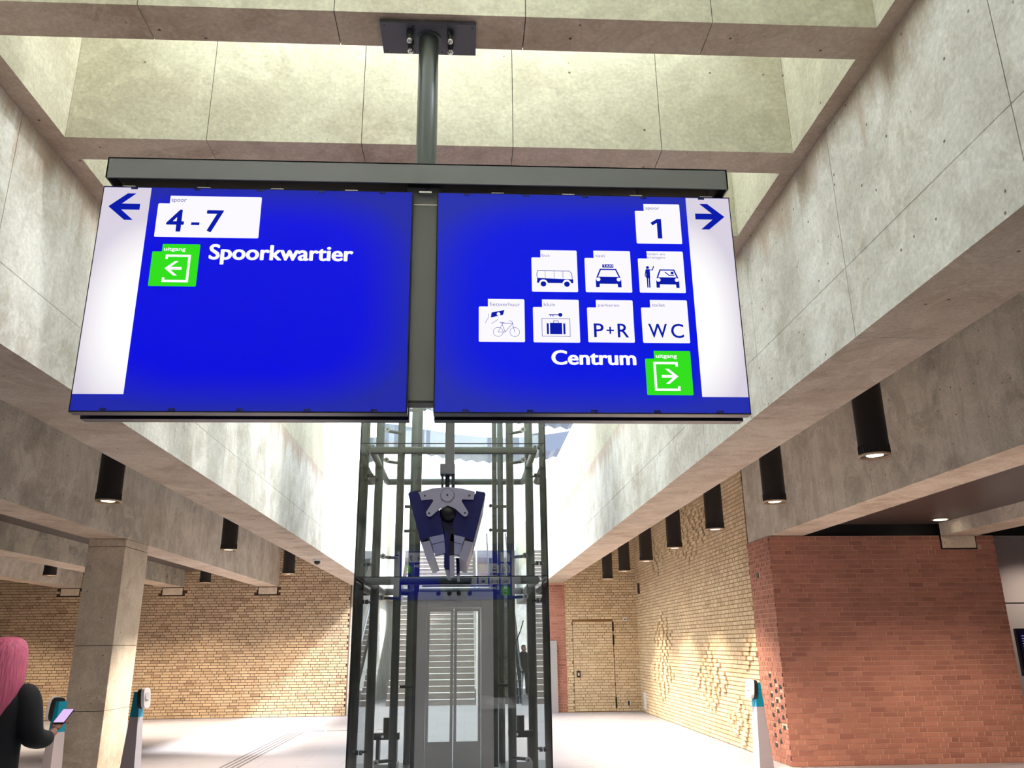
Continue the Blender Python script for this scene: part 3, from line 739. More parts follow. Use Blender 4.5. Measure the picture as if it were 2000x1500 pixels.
TILES = [('47', (301, 463), (512, 386), 'L'), ('exit', (289, 559), (392, 478), 'L'), ('one', (1243.5, 476), (1326, 400), 'R'), ('bus', (1039, 570), (1126, 490), 'R'), ('taxi', (1144, 571), (1230, 491), 'R'),
         ('pick', (1249.5, 572), (1333, 492), 'R'), ('bike', (935, 668), (1024, 585), 'R'), ('locker', (1042, 669), (1130, 586), 'R'), ('pr', (1149, 669), (1235, 587), 'R'), ('wc', (1256, 670), (1341, 587), 'R'), ('exit', (1264, 772), (1347.5, 686), 'R')]
def flat(mb, geo, x0, z0, w, h, side, yy, mi):
    vs, fs = geo
    if side > 0: mb.add([(x0+u*w, yy, z0+v*h) for u, v in vs], fs, mi)
    else: mb.add([(x0+w-u*w, yy, z0+v*h) for u, v in vs], [f[::-1] for f in fs], mi)
for side, yf in ((1, YS), (-1, YBK)):
    for pn, x0, x1, wd in (('L', XL0, XL1, -1), ('R', XR0, XR1, 1)):
        dep = .05
        ya, yb = (yf, yf+dep) if side > 0 else (yf-dep, yf)
        bx = MB().box(x0, x1, ya, yb, ZB, ZT).build('sign_box', M['sign_edge'], hs, .002)
        Y = lambda k: yf-side*(.0015+.0009*k)
        MB().box(x0+.006, x1-.006, min(yf, Y(0)), max(yf, Y(0)), ZB+.006, ZT-.006).build('blue_film', M['blue'+pn], bx)
        # white arrow strip
        if pn == 'L': s0, s1 = x0+.006, S(297, 366)[0]
        else: s0, s1 = S(1338.5, 388)[0], x1-.006
        zs_ = S(240, 770)[1]
        wm = MB(); flat(wm, rect(0, 0, 1, 1), s0, zs_, s1-s0, ZT-.008-zs_, side, Y(1), 0)
        st_ = wm.build('arrow_panel', M['white'+pn], bx)
        am = MB(); cx_, cz_ = (S(243, 404) if pn == 'L' else S(1386, 424))
        for g in arrow_poly(wd, 0, 0, .132, .128, .029):
            am.add([(cx_+u, Y(2), cz_+v) for u, v in g[0]], g[1], 0)
        am.build('arrow', M['glyph'], bx)
        for kind, lb, rt, pp in TILES:
            if pp != pn: continue
            a = S(*lb); b_ = S(*rt); w, h = b_[0]-a[0], b_[1]-a[1]
            mb = MB(); outline = tile_pts() if kind != '47' else wide_tile_pts()
            flat(mb, poly(*outline), a[0], a[1], w, h, side, Y(1), 3 if kind == 'exit' else 0)
            for layer, key, geo_ in glyphs(kind, side, wd*side): flat(mb, geo_, a[0], a[1], w, h, side, Y(1+layer), KEYS.index(key))
            mb.build('pictogram_tile', [M[k_] for k_ in KEYS], bx)
        tx, c0, c1, vz0, vz1 = (('Spoorkwartier', (407, 508), (690, 508), 517, 477) if pn == 'L' else ('Centrum', (1077, 712), (1243, 712), 713, 684))
        x_a, x_b = S(*c0)[0], S(*c1)[0]; zb_ = S(c0[0], vz0)[1]; zt_ = S(c0[0], vz1)[1]
        tm = MB(); flat(tm, fit_text(tx, 0, 1, 0, 1, .035), x_a, zb_, x_b-x_a, zt_-zb_, side, Y(2), 0); tm.build('lettering', M['wprint'], bx)
        # little film clips round the edge
        for i in range(5):
            cxp = x0+(x1-x0)*(i+.5)/5
            MB().box(cxp-.014, cxp+.014, min(Y(3), yf), max(Y(3), yf), ZB+.004, ZB+.016).build('film_clip', M['bluedark'], bx)
            MB().box(cxp-.014, cxp+.014, min(Y(3), yf), max(Y(3), yf), ZT-.016, ZT-.006).build('film_clip', M['bluedark'], bx)
for px in (250, 397, 541, 686, 831, 972, 1110, 1242, 1378):
    x = atY(px, 365, YS).x
    k_ = MB(); k_.box(x-.028, x+.028, YS+.008, YS+.03, ZT, ZT+.008); k_.cyl((x+.01, YS+.02, ZT+.008), (x+.01, YS+.02, hb_+.015), .004, n=8)
    k_.build('hanger_clip', M['chrome'], hs, .001)
MB().box(XL0+.02, XR1-.02, YS+.05, YS+.06, ZT-.03, ZT+.002).build('back_rail', M['sign_grey_dark'], hs)

# ------------------------------------------------------------ twin information display seen end-on
DY = 7.2
def P2(cx_, cy_): return atY(780+cx_/4.547, 850+cy_/4.547, DY)
cd0 = P2(430, 560)
ds = thing('twin_display', (cd0.x, DY+.6, P2(430, 1250).z), 'navy V-shaped double information display seen end-on in front of the lift', 'display')
def pr_poly(name, pts, y0, y1, mat, parent=None, bevel=.004):
    P_ = [P2(*p) for p in pts]
    return MB().prism([(p.x, p.z) for p in P_], lambda u, v, t: (u, t, v), y0, y1).build(name, mat, parent or ds, bevel)
for mir in (0, 1):
    f = (lambda x: x) if not mir else (lambda x: 852-x+(x-427)*.02)
    def mp(pts): return [(f(x), y) for x, y in pts]
    a = pr_poly('display_casing', mp([(78, 522), (90, 505), (165, 493), (172, 520), (330, 560), (395, 880), (265, 905), (190, 948)]), DY, DY+1.25, M['navy'])
    MB().prism([(p.x, p.z) for p in [P2(*t) for t in mp([(215, 600), (232, 600), (300, 890), (285, 895)])]], lambda u, v, t: (u, t, v), DY-.006, DY).build('casing_rib', M['navy'], a)
    pr_poly('lower_casing', mp([(190, 952), (268, 935), (322, 1098), (248, 1120)]), DY+.004, DY+1.24, M['silver_plate'])
    s_ = pr_poly('end_bracket', mp([(266, 908), (392, 880), (402, 940), (290, 968)]), DY-.01, DY+.12, M['steel'])
    pr_poly('bracket_arm', mp([(290, 972), (400, 945), (408, 1045), (318, 1068)]), DY-.004, DY+.1, M['steel'])
br_pts = [(175, 512), (300, 478), (430, 466), (560, 480), (672, 508), (657, 580), (560, 574), (552, 592), (612, 690), (606, 715), (585, 728), (562, 718), (500, 660), (430, 628), (358, 660), (292, 718), (268, 728), (245, 718), (238, 690), (302, 592), (294, 574), (197, 584)]
Pb = [P2(*p) for p in br_pts]
MB().prism([(p.x, p.z) for p in Pb], lambda u, v, t: (u, t, v), DY-.04, DY-.02).build('end_plate', M['silver_plate'], ds, .002)
c_ = P2(427, 540); rr = abs(P2(484, 540).x-c_.x)
MB().cyl((c_.x, DY-.043, c_.z), (c_.x, DY-.04, c_.z), rr*1.07, n=36).build('cap_shadow_ring', M['sign_grey_dark'], ds)
MB().cyl((c_.x, DY-.05, c_.z), (c_.x, DY-.043, c_.z), rr, n=36).build('round_cap', M['silver_plate'], ds, .001)
MB().cyl((c_.x, DY-.053, c_.z), (c_.x, DY-.0501, c_.z), rr*.16, n=12).build('cap_screw', M['sign_grey_dark'], ds)
for sx_, sy_ in ((228, 545), (622, 543), (266, 700), (583, 697)):
    s_ = P2(sx_, sy_); MB().cyl((s_.x, DY-.044, s_.z), (s_.x, DY-.04, s_.z), .009, n=12).build('screw', M['sign_grey_dark'], ds)
c_ = P2(435, 690); MB().ball((c_.x, DY+.03, c_.z), .075, 20).build('camera_dome', M['black'], ds)
pr_poly('hub_casing', [(330, 690), (360, 650), (430, 625), (505, 650), (540, 690), (500, 780), (470, 860), (400, 860), (375, 780)], DY+.05, DY+1.2, M['dark_machine'])
pr_poly('navy_fin', [(400, 850), (440, 850), (442, 1195), (412, 1195), (396, 1170)], DY+.0, DY+1.2, M['navy'])
pr_poly('dark_fin', [(440, 830), (486, 830), (486, 1066), (442, 1066)], DY-.01, DY+.2, M['black'])
pr_poly('steel_fin', [(446, 1068), (486, 1068), (488, 1250), (448, 1250)], DY-.008, DY+.2, M['silver_plate'])
pr_poly('rear_fin', [(500, 1060), (530, 1060), (530, 1210), (505, 1212)], DY+.3, DY+1.2, M['navy'])
ax, bx_ = P2(362, 300), P2(492, 455)
sb = MB().box(ax.x, bx_.x, DY-.02, DY+.12, P2(362, 345).z, P2(362, 257).z).build('hanger_box', M['sign_grey'], ds, .003)
yk = MB(); yk.box(ax.x+.012, ax.x+.03, DY, DY+.1, P2(0, 470).z, P2(0, 345).z); yk.box(bx_.x-.03, bx_.x-.0, DY, DY+.1, P2(0, 470).z, P2(0, 345).z); yk.cyl(((ax.x+bx_.x)/2, DY+.05, P2(0, 470).z), ((ax.x+bx_.x)/2, DY+.05, P2(0, 345).z), .02)
yk.build('hanger_yoke', M['sign_grey_dark'], ds)
pl = (P2(408, 0).x+P2(492, 0).x)/2
MB().box(pl-.042, pl+.04, DY+.02, DY+.1, P2(0, 257).z, LED+.0).build('hanger_post', M['sign_grey'], ds, .004)
MB().box(pl-.1, pl+.1, DY-.03, DY+.14, LED-.012, LED).build('top_plate', M['sign_grey_dark'], ds)

# ------------------------------------------------------------ glass lift
EX0, EX1, EY0, EY1 = -1.365, 1.035, 10.5, 13.2
EZ = [0, 2.465, 4.165, 5.87, 7.5]
lf = thing('glass_lift', ((EX0+EX1)/2, EY0, 0), 'glass lift shaft with dark green steel tubes and double doors', 'lift')
for a, b_ in zip(EZ, EZ[1:]):
    z0, z1 = a+.006, b_-.006
    MB().box(EX0, EX1, EY0, EY0+.014, z0, z1).build('glass_pane', M['glass'], lf)
    MB().box(EX0, EX0+.014, EY0+.02, EY1-.02, z0, z1).build('glass_pane', M['glass'], lf)
    MB().box(EX1-.014, EX1, EY0+.02, EY1-.02, z0, z1).build('glass_pane', M['glass'], lf)
    MB().box(EX0, EX1, EY1-.014, EY1, z0, z1).build('glass_pane', M['glass'], lf)
    if a > 0:
        g_ = MB(); g_.box(EX0, EX1, EY0, EY0+.012, a-.006, a+.006); g_.box(EX0, EX0+.012, EY0+.015, EY1, a-.006, a+.006); g_.box(EX1-.012, EX1, EY0+.015, EY1, a-.006, a+.006); g_.box(EX0+.02, EX1-.02, EY1-.012, EY1, a-.006, a+.006)
        g_.build('pane_joint', M['gasket'], lf)
for x in (EX0, EX1):
    for y in (EY0, EY1-.014): MB().box(x-.008, x+.008, y-.001, y+.016, 0, 7.5).build('corner_seal', M['gasket'], lf)
posts = [(-.859, 10.78, .05), (.583, 10.78, .05), (EX0+.12, 11.75, .06), (EX1-.12, 11.75, .06), (-.83, 13.0, .05), (.55, 13.0, .05)]
for x, y, r_ in posts: MB().cyl((x, y, 0), (x, y, 7.4), r_, n=20).build('steel_post', M['steel_tube'], lf)
for z in EZ[1:]:
    z_ = z-.03
    MB().tube([(EX0+.10, 10.78, z_), (EX1-.10, 10.78, z_)], .05, 16).build('steel_rail', M['steel_tube'], lf)
    MB().tube([(EX0+.12, 13.0, z_), (EX1-.12, 13.0, z_)], .05, 16).build('steel_rail', M['steel_tube'], lf)
    for x in (EX0+.12, EX1-.12): MB().tube([(x, 10.78, z_), (x, 13.0, z_)], .045, 16).build('steel_rail', M['steel_tube'], lf)
for x in (-.68, .42): MB().box(x-.035, x+.035, 11.9, 11.99, .1, 7.4).build('guide_rail', M['dark_machine'], lf)
for x in (-.95, .66): MB().box(x-.012, x+.012, 11.4, 11.45, .6, 7.4).build('light_strip', M['white_plastic'], lf)
# glass clamps: arm and disc heads
for z in (2.72, 2.22, 3.95, 4.36, 5.6, 6.05, .35):
    for x, s_ in ((-.859, -1), (.583, 1)):
        cl_ = MB(); cl_.cyl((x, 10.74, z), (x+s_*.17, 10.62, z), .02, n=10); cl_.cyl((x+s_*.17, 10.64, z), (x+s_*.17, 10.515, z), .014, n=10)
        o = cl_.build('glass_clamp', M['steel_tube'], lf)
        MB().cyl((x+s_*.17, 10.53, z), (x+s_*.17, 10.516, z), .035, n=20).build('clamp_disc', M['steel'], o)
    for x, s_ in ((EX0+.12, -1), (EX1-.12, 1)):
        cl_ = MB(); cl_.cyl((x, 11.75, z), (x+s_*.09, 11.55, z), .016, n=8); cl_.cyl((x+s_*.06, 11.55, z), (x+s_*.1, 11.55, z), .03, n=12)
        cl_.build('glass_clamp', M['dark_machine'], lf)
for z in (1.1, 3.2, 3.55, 5.0):
    for x, s_ in ((-.68, 1), (.42, -1)):
        k_ = MB(); k_.box(min(x, x-s_*.2), max(x, x-s_*.2), 11.93, 11.97, z, z+.04); k_.cyl((x+s_*.06, 11.9, z+.02), (x+s_*.06, 11.86, z+.02), .025, n=10)
        k_.build('rail_bracket', M['dark_machine'], lf)
# landing doors and their frame
Yd = 10.86
f_ = MB(); f_.box(-.605, -.485, Yd, Yd+.1, 0, 2.26); f_.box(.205, .36, Yd, Yd+.1, 0, 2.26)
f_.build('door_frame', M['door_steel'], lf, .004)
MB().box(-.485, .205, Yd+.02, Yd+.1, 2.105, 2.26).build('door_header', M['door_steel'], lf, .004)
for a, b_ in ((-.48, -.145), (-.135, .20)):
    d_ = MB(); d_.box(a, b_, Yd+.02, Yd+.06, .02, .53); d_.box(a, b_, Yd+.02, Yd+.06, 2.06, 2.10); d_.box(a, a+.035, Yd+.02, Yd+.06, .53, 2.06); d_.box(b_-.035, b_, Yd+.02, Yd+.06, .53, 2.06)
    o = d_.build('lift_door', M['door_steel'], lf, .003)
    MB().box(a+.036, b_-.036, Yd+.035, Yd+.045, .531, 2.059).build('door_glass', M['glass'], o)
op = MB(); op.box(-.60, .36, Yd-.02, Yd+.0, 2.20, 2.30); op.box(-.55, .32, Yd-.03, Yd-.02, 2.36, 2.385)
op.build('door_operator', M['steel'], lf, .003)
for x in (-.34, -.2, -.08, .06): MB().cyl((x, Yd-.05, 2.28), (x, Yd-.02, 2.28), .028, n=16).build('hanger_wheel', M['black'], lf)
cab = MB(); pts_ = []
for i in range(15):
    t = i/14; pts_.append((.22+.55*t, Yd+.4, 1.95-.55*math.sin(PI*t)**.8*(1-.25*t)))
cab.tube(pts_, .007, 6).build('hanging_cable', M['black'], lf)
# buffers and lower machinery
for x in (-.98, .72):
    k_ = MB(); k_.box(x-.16, x+.16, 11.3, 11.4, .52, .60); k_.box(x-.13, x-.09, 11.3, 11.5, 0, .52); k_.box(x+.09, x+.13, 11.3, 11.5, 0, .52); k_.cyl((x, 11.35, .6), (x, 11.35, .78), .05, n=16); k_.cyl((x-.05, 11.28, .56), (x-.05, 11.3, .56), .018, n=12, mi=1)
    k_.build('buffer', [M['dark_machine'], M['chrome']], lf, .003)
    MB().box(x-.14, x+.14, 11.2, 11.6, 0, .25).build('buffer_base', M['steel'], lf, .004)
MB().box(EX0+.02, EX1-.02, EY0+.02, EY1-.02, 0, .02).build('shaft_floor', M['dark_machine'], lf)

# ------------------------------------------------------------ stairs, escalator, upper platform behind
st = thing('stone_staircase', (-1.1, 25.4, 0), 'wide stone staircase with white nosings behind the glass lift', 'stairs')
for i in range(32):
    o = MB().box(-2.25, .30, 25.4+.29*i, 25.4+.29*(i+1)+.02, 0 if i < 3 else .168*i-.4, .168*(i+1)-.02).build('step', M['stone_step'], st)
    MB().box(-2.25, .30, 25.385+.29*i, 25.4+.29*i+.06, .168*(i+1)-.02, .168*(i+1)).build('nosing', M['nosing'], o)
gb = thing('glass_balustrade', (.42, 25, 0), 'blueish glass balustrade beside the stone staircase', 'railing')
mbp = [(25, .0), (25, 1.1), (34.7, 6.8), (34.7, 5.4)]
MB().prism(mbp, lambda u, v, t: (t, u, v), .40, .42).build('glass_panel', M['glass_blue'], gb)
MB().tube([(.41, 25, 1.1), (.41, 34.7, 6.8)], .03, 10).build('handrail', M['steel'], gb)
MB().box(.34, .62, 25.1, 25.5, 0, 2.6).build('end_post', M['canopy_white'], gb, .01)
es = thing('escalator', (1.2, 25, 0), 'dark escalator beside the glass balustrade behind the lift', 'escalator')
for s_ in (.85, 1.62):
    MB().prism([(24.9, 0), (24.9, .9), (25.6, 1.0), (34.2, 6.0), (34.2, 4.9), (25.6, 0)], lambda u, v, t: (t, u, v), s_, s_+.04).build('side_panel', M['glass_blue'], es)
    MB().tube([(s_+.02, 24.8, .9), (s_+.02, 25.6, 1.02), (s_+.02, 34.2, 6.02)], .035, 8).build('handrail', M['black'], es)
for i in range(24): MB().box(.92, 1.6, 25.6+.36*i, 25.6+.36*(i+1), .208*i-.1, .208*(i+1)).build('escalator_step', M['dark_machine'], es)
struct(MB().box(-13, 12, 34.7, 48, 5.1, 5.4).build('floor_platform', M['floor']))
struct(MB().box(-13, 12, 36.5, 36.8, 0, 5.1).build('wall_rear', M['beam']))
cn = thing('platform_canopy', (0, 26, 9), 'blue-grey station canopy with toothed edges seen through the lift glass', 'canopy')
for j, (yy, zz, xx0, xx1) in enumerate(((24, 10.6, -4, 6), (28, 9.6, -3, 6), (33, 9.4, -4, 6))):
    n_ = 40; pt = []
    for i in range(n_+1): x = xx0+(xx1-xx0)*i/n_; pt.append((x, zz+.35*math.sin((x-xx0)*.5+j)+(.10 if i % 2 else 0)))
    for i in range(n_, -1, -1): x = xx0+(xx1-xx0)*i/n_; pt.append((x, zz+.75+.35*math.sin((x-xx0)*.5+j)))
    vs = [(u, yy, v) for u, v in pt]; nn = n_+1
    mb = MB(); fs = [(i, i+1, 2*nn-2-i, 2*nn-1-i) for i in range(n_)]
    vs2 = vs+[(v[0], v[1]+1.6, v[2]) for v in vs]
    mb.add(vs2, fs+[tuple(k+2*nn for k in f[::-1]) for f in fs]+[(i, i+2*nn, i+1+2*nn, i+1) for i in range(n_)]+[(nn+i, nn+i+2*nn, nn+i+1+2*nn, nn+i+1) for i in range(n_)])
    mb.build('roof_band', M['canopy'], cn)
for x, y in ((-1.6, 26), (1.4, 26)): MB().cyl((x, y, 5.4 if y > 30 else 9.2), (x, y, 11), .14, n=18).build('canopy_lamp', M['canopy_white'], cn)
for x in (-3.4, 5.4): MB().cyl((x, 30, 4.6), (x, 30, 10.2), .16, n=18).build('canopy_column', M['canopy_white'], cn)

# ------------------------------------------------------------ lift call cabinet, wall fittings
cb = thing('call_cabinet', (2.26, D-.1, 0), 'tall grey metal cabinet against the red brick strip right of the lift', 'cabinet')
MB().box(2.10, 2.36, D-.14, D-.03, 0, 1.73).build('cabinet_body', M['grey_panel'], cb, .006)
MB().box(2.07, 2.15, D-.16, D-.141, 1.32, 1.42).build('indicator', M['green_led'], cb, .003)
o = MB().box(4.46, 4.49, 21.55, 21.72, 2.86, 3.12).build('wall_speaker', M['black'], None, .01); tag(o, 'small black speaker box high by the corner of the yellow brick walls', 'speaker')
o = MB().box(4.472, 4.491, 21.5, 21.75, .08, .48).build('wall_cover', M['white_plastic'], None, .004); tag(o, 'pale cover plate low on the yellow side wall by the corner', 'cover')
sw = thing('wall_sensor', (4.17, D, 2.2), 'small white sensor box above the brick-faced door', 'sensor')
MB().box(4.13, 4.21, D-.05, D-.012, 2.20, 2.29).build('sensor_body', M['white_plastic'], sw, .006); MB().box(4.15, 4.19, D-.054, D-.05, 2.225, 2.26).build('sensor_eye', M['plate_grey'], sw)
so2 = thing('wall_socket', (4.19, D, .15), 'small black and white socket low on the back wall beside the door', 'socket')
MB().box(4.15, 4.19, D-.03, D-.012, .15, .25).build('socket_box', M['black'], so2, .004); MB().box(4.195, 4.22, D-.03, D-.012, .15, .25).build('socket_plate', M['white_plastic'], so2, .004)
cdm = thing('ceiling_camera', (-2.7, 15.6, SOF), 'small white dome camera under the left long beam near the lift', 'camera')
x = -2.7; cyy = 15.45
MB().cyl((x, cyy, SOF-.04), (x, cyy, SOF), .085, n=24).build('camera_mount', M['white_plastic'], cdm); MB().ball((x, cyy, SOF-.045), .06, 16).build('camera_dome', M['black'], cdm)
# tactile strips and drain slot
ts = thing('tactile_strip', (-3.4, 15, 0), 'three thin ribbed guide lines in the floor at left', 'floor marking')
for i in range(4): MB().box(-3.53+.085*i, -3.50+.085*i, 9.5, 18.2, 0, .004).build('guide_rib', M['drain'], ts)
dn = thing('drain_slot', (-2.7, 18.5, 0), 'thin broken drain slot across the floor left of the lift', 'drain')
for a in (-3.3, -2.82, -2.3, -1.8): MB().box(a, a+.44, 18.42, 18.45, 0, .004).build('slot_piece', M['drain'], dn)
# dark timetable board at the right edge
tb = thing('timetable_board', (8.75, 12.9, 1.05), 'dark timetable board with a green foot at the right edge', 'board')
MB().box(8.56, 9.4, 12.9, 12.96, 1.10, 1.80).build('board', M['sign_edge'], tb, .01)
MB().box(8.60, 9.36, 12.885, 12.9, 1.30, 1.74).build('poster', M['navy'], tb)
for i in range(10): MB().box(8.63, 9.3-.08*(i % 3), 12.882, 12.885, 1.34+.038*i, 1.352+.038*i).build('text_line', M['faint'], tb)
MB().box(8.60, 9.36, 12.884, 12.9, 1.12, 1.28).build('green_foot', plain('green_foot', (60, 130, 70), .5), tb)
for x in (8.7, 9.3): MB().cyl((x, 12.95, 0), (x, 12.95, 1.12), .025).build('leg', M['sign_grey'], tb)

# ------------------------------------------------------------ card readers
def reader(label, loc, mirror, rot):
    r = thing('card_reader', loc, label, 'card reader', 'card reader posts')
    s_ = -1 if mirror else 1       # s=+1: the touch pad looks to +x
    ox, oy = loc[0], loc[1]
    H = 1.13
    def F(u, v, t): return (ox+s_*u, oy+t, v)
    # tapering blade: light front edge and grey flank, teal upper part
    zt = .80
    def blade(z0, z1, mf, me, name):
        def wd(z): return .115-.075*z/H
        def th(z): return .075-.030*z/H
        vs = []
        for z in (z0, z1):
            w, t = wd(z), th(z)
            vs += [F(-w, z, -t), F(w, z, -t*1.0), F(w, z, t), F(-w, z, t)]
        mb = MB(); mb.add(vs, [(0, 1, 2, 3), (4, 5, 6, 7), (0, 1, 5, 4), (2, 3, 7, 6), (3, 0, 4, 7)], 0); mb.add(vs, [(1, 2, 6, 5)], 1)
        return mb.build(name, [mf, me], r)
    blade(0, zt, M['reader_grey'], M['reader_light'], 'post_body'); blade(zt+.001, H-.02, M['teal'], M['sky_blue'], 'post_top')
    # tilted head
    n = 20
    def slab(c, hw, hh_, d0, d1, mat, name):
        pts_ = []
        for i in range(n):
            a_ = 2*PI*i/n; cx_ = math.copysign(abs(math.cos(a_))**.55, math.cos(a_))*hw; cz_ = math.copysign(abs(math.sin(a_))**.55, math.sin(a_))*hh_; pts_.append((cx_, cz_))
        tl = .16
        def G(u, v, t):   # u along y, v along head height, t outwards
            return F(c[0]+t*math.cos(tl)-v*math.sin(tl)*-1*.0+v*(-.12), c[1]+v*math.cos(tl)+t*math.sin(tl), u)
        return MB().prism(pts_, G, d0, d1, smooth=True).build(name, mat, r, .004)
    slab((.03, H-.11), .07, .125, .0, .055, M['black'], 'head_back')
    slab((.03, H-.11), .072, .128, .0555, .10, M['white_plastic'], 'reader_head')
    slab((.03, H-.09), .045, .045, .1005, .104, M['reader_light'], 'touch_pad')
    r.rotation_euler.z = rot
    return r
reader('card reader post with white head standing right of the square column', (-4.30, 11.85, 0), False, -.25)
reader('card reader post with black pad between the person and the square column', (-4.42, 9.9, 0), True, -.6)
reader('card reader post standing before the red brick pier at right', (4.03, 11.9, 0), True, .3)

# ------------------------------------------------------------ people
def skinned(name, joints, edges, mat, parent, sub=2, root=0):
    org = wloc(parent)
    me = bpy.data.meshes.new(name); me.from_pydata([(j[0]-org.x, j[1]-org.y, j[2]-org.z) for j in joints], edges, [])
    o = bpy.data.objects.new(name, me); COL.objects.link(o); o.parent = parent
    md = o.modifiers.new('skin', 'SKIN'); md.use_smooth_shade = True
    sk_ = me.skin_vertices[0].data
    for i, j in enumerate(joints): sk_[i].radius = (j[3], j[4] if len(j) > 4 else j[3]); sk_[i].use_root = (i == root)
    ss = o.modifiers.new('sub', 'SUBSURF'); ss.levels = sub; ss.render_levels = sub
    me.materials.append(mat); return o
def rings(name, rs, mat, parent, n=24, frame=None):
    """loft of ellipses (cx,cy,z,rx,ry); frame maps local to world"""
    vs = []; fs = []
    for (x, y, z, rx, ry) in rs:
        for i in range(n): a_ = 2*PI*i/n; vs.append(frame(x+rx*math.cos(a_), y+ry*math.sin(a_), z))
    for j in range(len(rs)-1):
        for i in range(n): fs.append((j*n+i, j*n+(i+1) % n, (j+1)*n+(i+1) % n, (j+1)*n+i))
    mb = MB(); mb.add(vs, fs, 0, True); mb.add(vs, [tuple(range(n))[::-1], tuple(range((len(rs)-1)*n, len(rs)*n))], 0, True)
    o = mb.build(name, mat, parent); s_ = o.modifiers.new('sub', 'SUBSURF'); s_.levels = 1; s_.render_levels = 1; return o
def person(label, loc, face, H, hairm, jackm, phone=True, long_hair=True):
    """local frame: x right, y forward, z up; face = heading angle of forward"""
    r = thing('person', loc, label, 'person')
    ca, sa = math.cos(face-PI/2), math.sin(face-PI/2)
    k = H/1.7
    def G(x, y, z): return (loc[0]+k*(ca*x-sa*y), loc[1]+k*(sa*x+ca*y), loc[2]+k*z)
    def J(x, y, z, r_, r2=None): return G(x, y, z)+(r_*k, (r2 or r_)*k)
    jo = [J(0, 0, .95, .13, .11), J(0, 0, 1.12, .115, .095), J(0, -.01, 1.30, .14, .10), J(0, -.01, 1.40, .09, .07), J(0, .01, 1.47, .052), J(0, .03, 1.56, .075, .09), J(0, .03, 1.63, .07, .085),
          J(.10, 0, .86, .088), J(.105, .015, .48, .058), J(.11, -.01, .10, .04), J(.115, .10, .04, .035, .03), J(.12, .17, .03, .03, .022),
          J(-.10, 0, .86, .088), J(-.105, .015, .48, .058), J(-.11, -.01, .10, .04), J(-.115, .10, .04, .035, .03), J(-.12, .17, .03, .03, .022)]
    ed_ = [(0, 1), (1, 2), (2, 3), (3, 4), (4, 5), (5, 6), (0, 7), (7, 8), (8, 9), (9, 10), (10, 11), (0, 12), (12, 13), (13, 14), (14, 15), (15, 16)]
    n0 = len(jo)
    for s_ in (1, -1):
        b0 = len(jo)
        if phone and s_ == 1: arm = [(s_*.17, -.01, 1.38, .05), (s_*.26, -.02, 1.12, .042), (s_*.27, .16, 1.12, .032), (s_*.27, .23, 1.15, .024)]
        elif phone: arm = [(s_*.17, -.01, 1.38, .05), (s_*.24, .0, 1.12, .042), (s_*.10, .20, 1.04, .032), (s_*.05, .26, 1.06, .024)]
        else: arm = [(s_*.17, -.01, 1.38, .05), (s_*.22, -.02, 1.12, .042), (s_*.23, .03, .88, .032), (s_*.23, .05, .82, .024)]
        jo += [J(*a_) for a_ in arm]; ed_ += [(3, b0), (b0, b0+1), (b0+1, b0+2), (b0+2, b0+3)]
    body = skinned('body', jo, ed_, M['skin'], r, 2)
    # head with face
    hd = [(0, .035, 1.47, .045, .05), (0, .04, 1.50, .06, .078), (0, .035, 1.54, .068, .092), (0, .03, 1.59, .075, .098), (0, .025, 1.64, .074, .096), (0, .02, 1.68, .058, .075), (0, .02, 1.70, .02, .03)]
    h_ = rings('head', hd, M['skin'], r, frame=G)
    nm = MB(); nm.cyl(G(0, .125, 1.595), G(0, .152, 1.562), .008*k, .014*k, n=8); nm.build('nose', M['skin'], h_)
    for s_ in (1, -1):
        MB().ball(G(s_*.03, .112, 1.60), .013*k, 10).build('eye', M['white_plastic'], h_); MB().ball(G(s_*.03, .1205, 1.60), .006*k, 8).build('pupil', M['black'], h_)
        MB().ball(G(s_*.075, .02, 1.585), .02*k, 8, sz=1.5).build('ear', M['skin'], h_)
    MB().box(*(lambda p: (p[0]-.018, p[0]+.018, p[1]-.018, p[1]+.018, p[2]-.005, p[2]+.005))(G(0, .118, 1.535))).build('mouth', plain('lips', (150, 70, 70), .5), h_, .004)
    # clothes
    rings('jacket', [(0, 0, .80, .175, .135), (0, 0, .86, .18, .14), (0, 0, 1.0, .168, .13), (0, 0, 1.15, .168, .125), (0, -.01, 1.26, .20, .14), (0, -.01, 1.36, .215, .13), (0, -.01, 1.42, .185, .105), (0, -.01, 1.46, .12, .08), (0, 0, 1.50, .075, .07)], jackm, r, frame=G)
    for s_ in (1, -1):
        if phone and s_ == 1: sv = [(.10, -.01, 1.41, .085), (.185, -.01, 1.37, .088), (.235, -.02, 1.13, .08), (.26, .12, 1.10, .058), (.27, .18, 1.12, .044)]
        elif phone: sv = [(-.09, -.01, 1.41, .085), (-.16, -.01, 1.39, .075), (-.25, 0, 1.13, .065), (-.15, .14, 1.06, .052), (-.11, .19, 1.04, .046)]
        else: sv = [(s_*.09, -.01, 1.41, .08), (s_*.16, -.01, 1.39, .07), (s_*.225, -.02, 1.12, .06), (s_*.23, .02, .92, .05), (s_*.23, .03, .88, .045)]
        skinned('sleeve', [J(*a_) for a_ in sv], [(0, 1), (1, 2), (2, 3), (3, 4)], jackm, r, 2)
        skinned('trouser_leg', [J(s_*.09, 0, .90, .105), J(s_*.10, 0, .70, .095), J(s_*.105, .01, .45, .075), J(s_*.11, -.01, .10, .065)], [(0, 1), (1, 2), (2, 3)], M['trouser'], r, 2)
        skinned('shoe', [J(s_*.11, -.03, .045, .045, .04), J(s_*.115, .06, .04, .048, .036), J(s_*.12, .16, .032, .038, .028)], [(0, 1), (1, 2)], M['shoe'], r, 2)
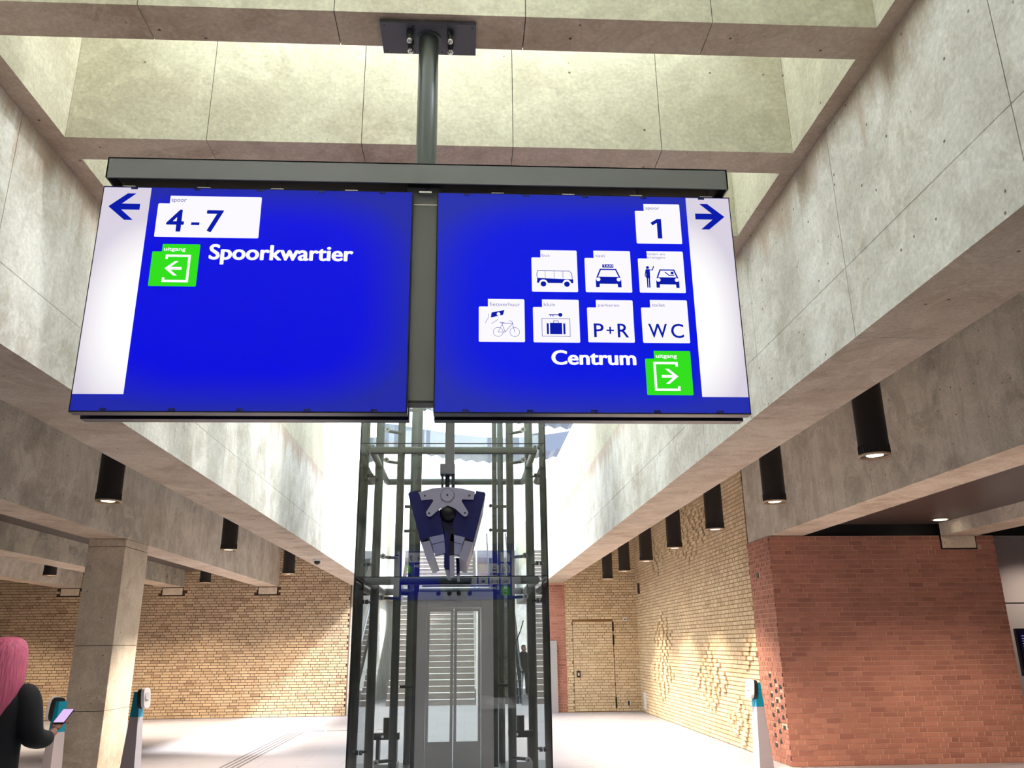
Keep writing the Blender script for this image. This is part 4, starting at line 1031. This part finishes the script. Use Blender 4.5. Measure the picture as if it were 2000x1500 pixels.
    # hair
    if long_hair:
        hr = [(0, .0, 1.735, .03, .035), (0, -.005, 1.725, .08, .09), (0, -.012, 1.69, .118, .125), (0, -.02, 1.62, .135, .133), (0, -.04, 1.55, .148, .125), (0, -.055, 1.46, .158, .118), (.0, -.07, 1.38, .155, .11), (.0, -.085, 1.30, .12, .085), (0, -.10, 1.22, .08, .06), (0, -.11, 1.14, .03, .03)]
    else:
        hr = [(0, .01, 1.715, .03, .035), (0, .0, 1.705, .065, .08), (0, -.008, 1.66, .08, .095), (0, -.02, 1.61, .08, .085), (0, -.04, 1.57, .06, .055)]
    rings('hair', hr, hairm, r, frame=G)
    # hands with five fingers
    for s_ in (1, -1):
        if phone and s_ == 1: wx, wy, wz, up = .27, .23, 1.15, .5
        elif phone: wx, wy, wz, up = -.05, .26, 1.06, .4
        else: wx, wy, wz, up = s_*.23, .05, .82, -1
        d_ = Vector((0, .85, .5)).normalized() if phone else Vector((0, .15, -1)).normalized()
        sd_ = Vector((1, 0, 0)) if phone else Vector((0, 1, 0)); nr = d_.cross(sd_)
        w0 = Vector((wx, wy, wz))
        hj = [w0, w0+d_*.04, w0+d_*.075]
        hand = skinned('hand', [J(*p, .022, .014) if i == 0 else J(*p, .03, .013) for i, p in enumerate(hj)], [(0, 1), (1, 2)], M['skin'], r, 2)
        for fi, (off, ln) in enumerate(((-.027, .062), (-.009, .072), (.009, .068), (.027, .054))):
            b0 = w0+d_*.07+sd_*off; p1 = b0+d_*ln*.45-nr*.0; p2 = p1+d_*ln*.3+nr*.018; p3 = p2+d_*ln*.12+nr*.02
            skinned('finger', [J(*b0, .0088), J(*p1, .0085), J(*p2, .008), J(*p3, .007)], [(0, 1), (1, 2), (2, 3)], M['skin'], hand, 1)
        b0 = w0+d_*.025-sd_*s_*.026; p1 = b0+d_*.03-sd_*s_*.02; p2 = p1+d_*.028+nr*.012
        skinned('thumb', [J(*b0, .0105), J(*p1, .010), J(*p2, .0085)], [(0, 1), (1, 2)], M['skin'], hand, 1)
    return r, G
pr1, G1 = person('person with long pink hair and black jacket seen from behind at the left edge', (-2.95, 5.75, 0), math.radians(90), 1.70, M['pink'], M['jacket'])
ph = thing('mobile_phone', G1(.27, .34, 1.22), 'lit mobile phone held by the person with pink hair', 'phone')
def Gp(u, v, t): return G1(.27+u, .325+v*.85+t*-.5, 1.222+v*.5+t*.85)
MB().prism([(-.037, -.075), (.037, -.075), (.037, .075), (-.037, .075)], Gp, 0, .008).build('phone_body', M['black'], ph, .002)
MB().prism([(-.034, -.072), (.034, -.072), (.034, .072), (-.034, .072)], Gp, .0081, .0092).build('screen', M['phone'], ph)
person('distant man in dark clothes standing beyond the lift, seen through its glass', (1.95, 28.6, 0), math.radians(-80), 1.62, M['black'], M['jacket'], False, False)
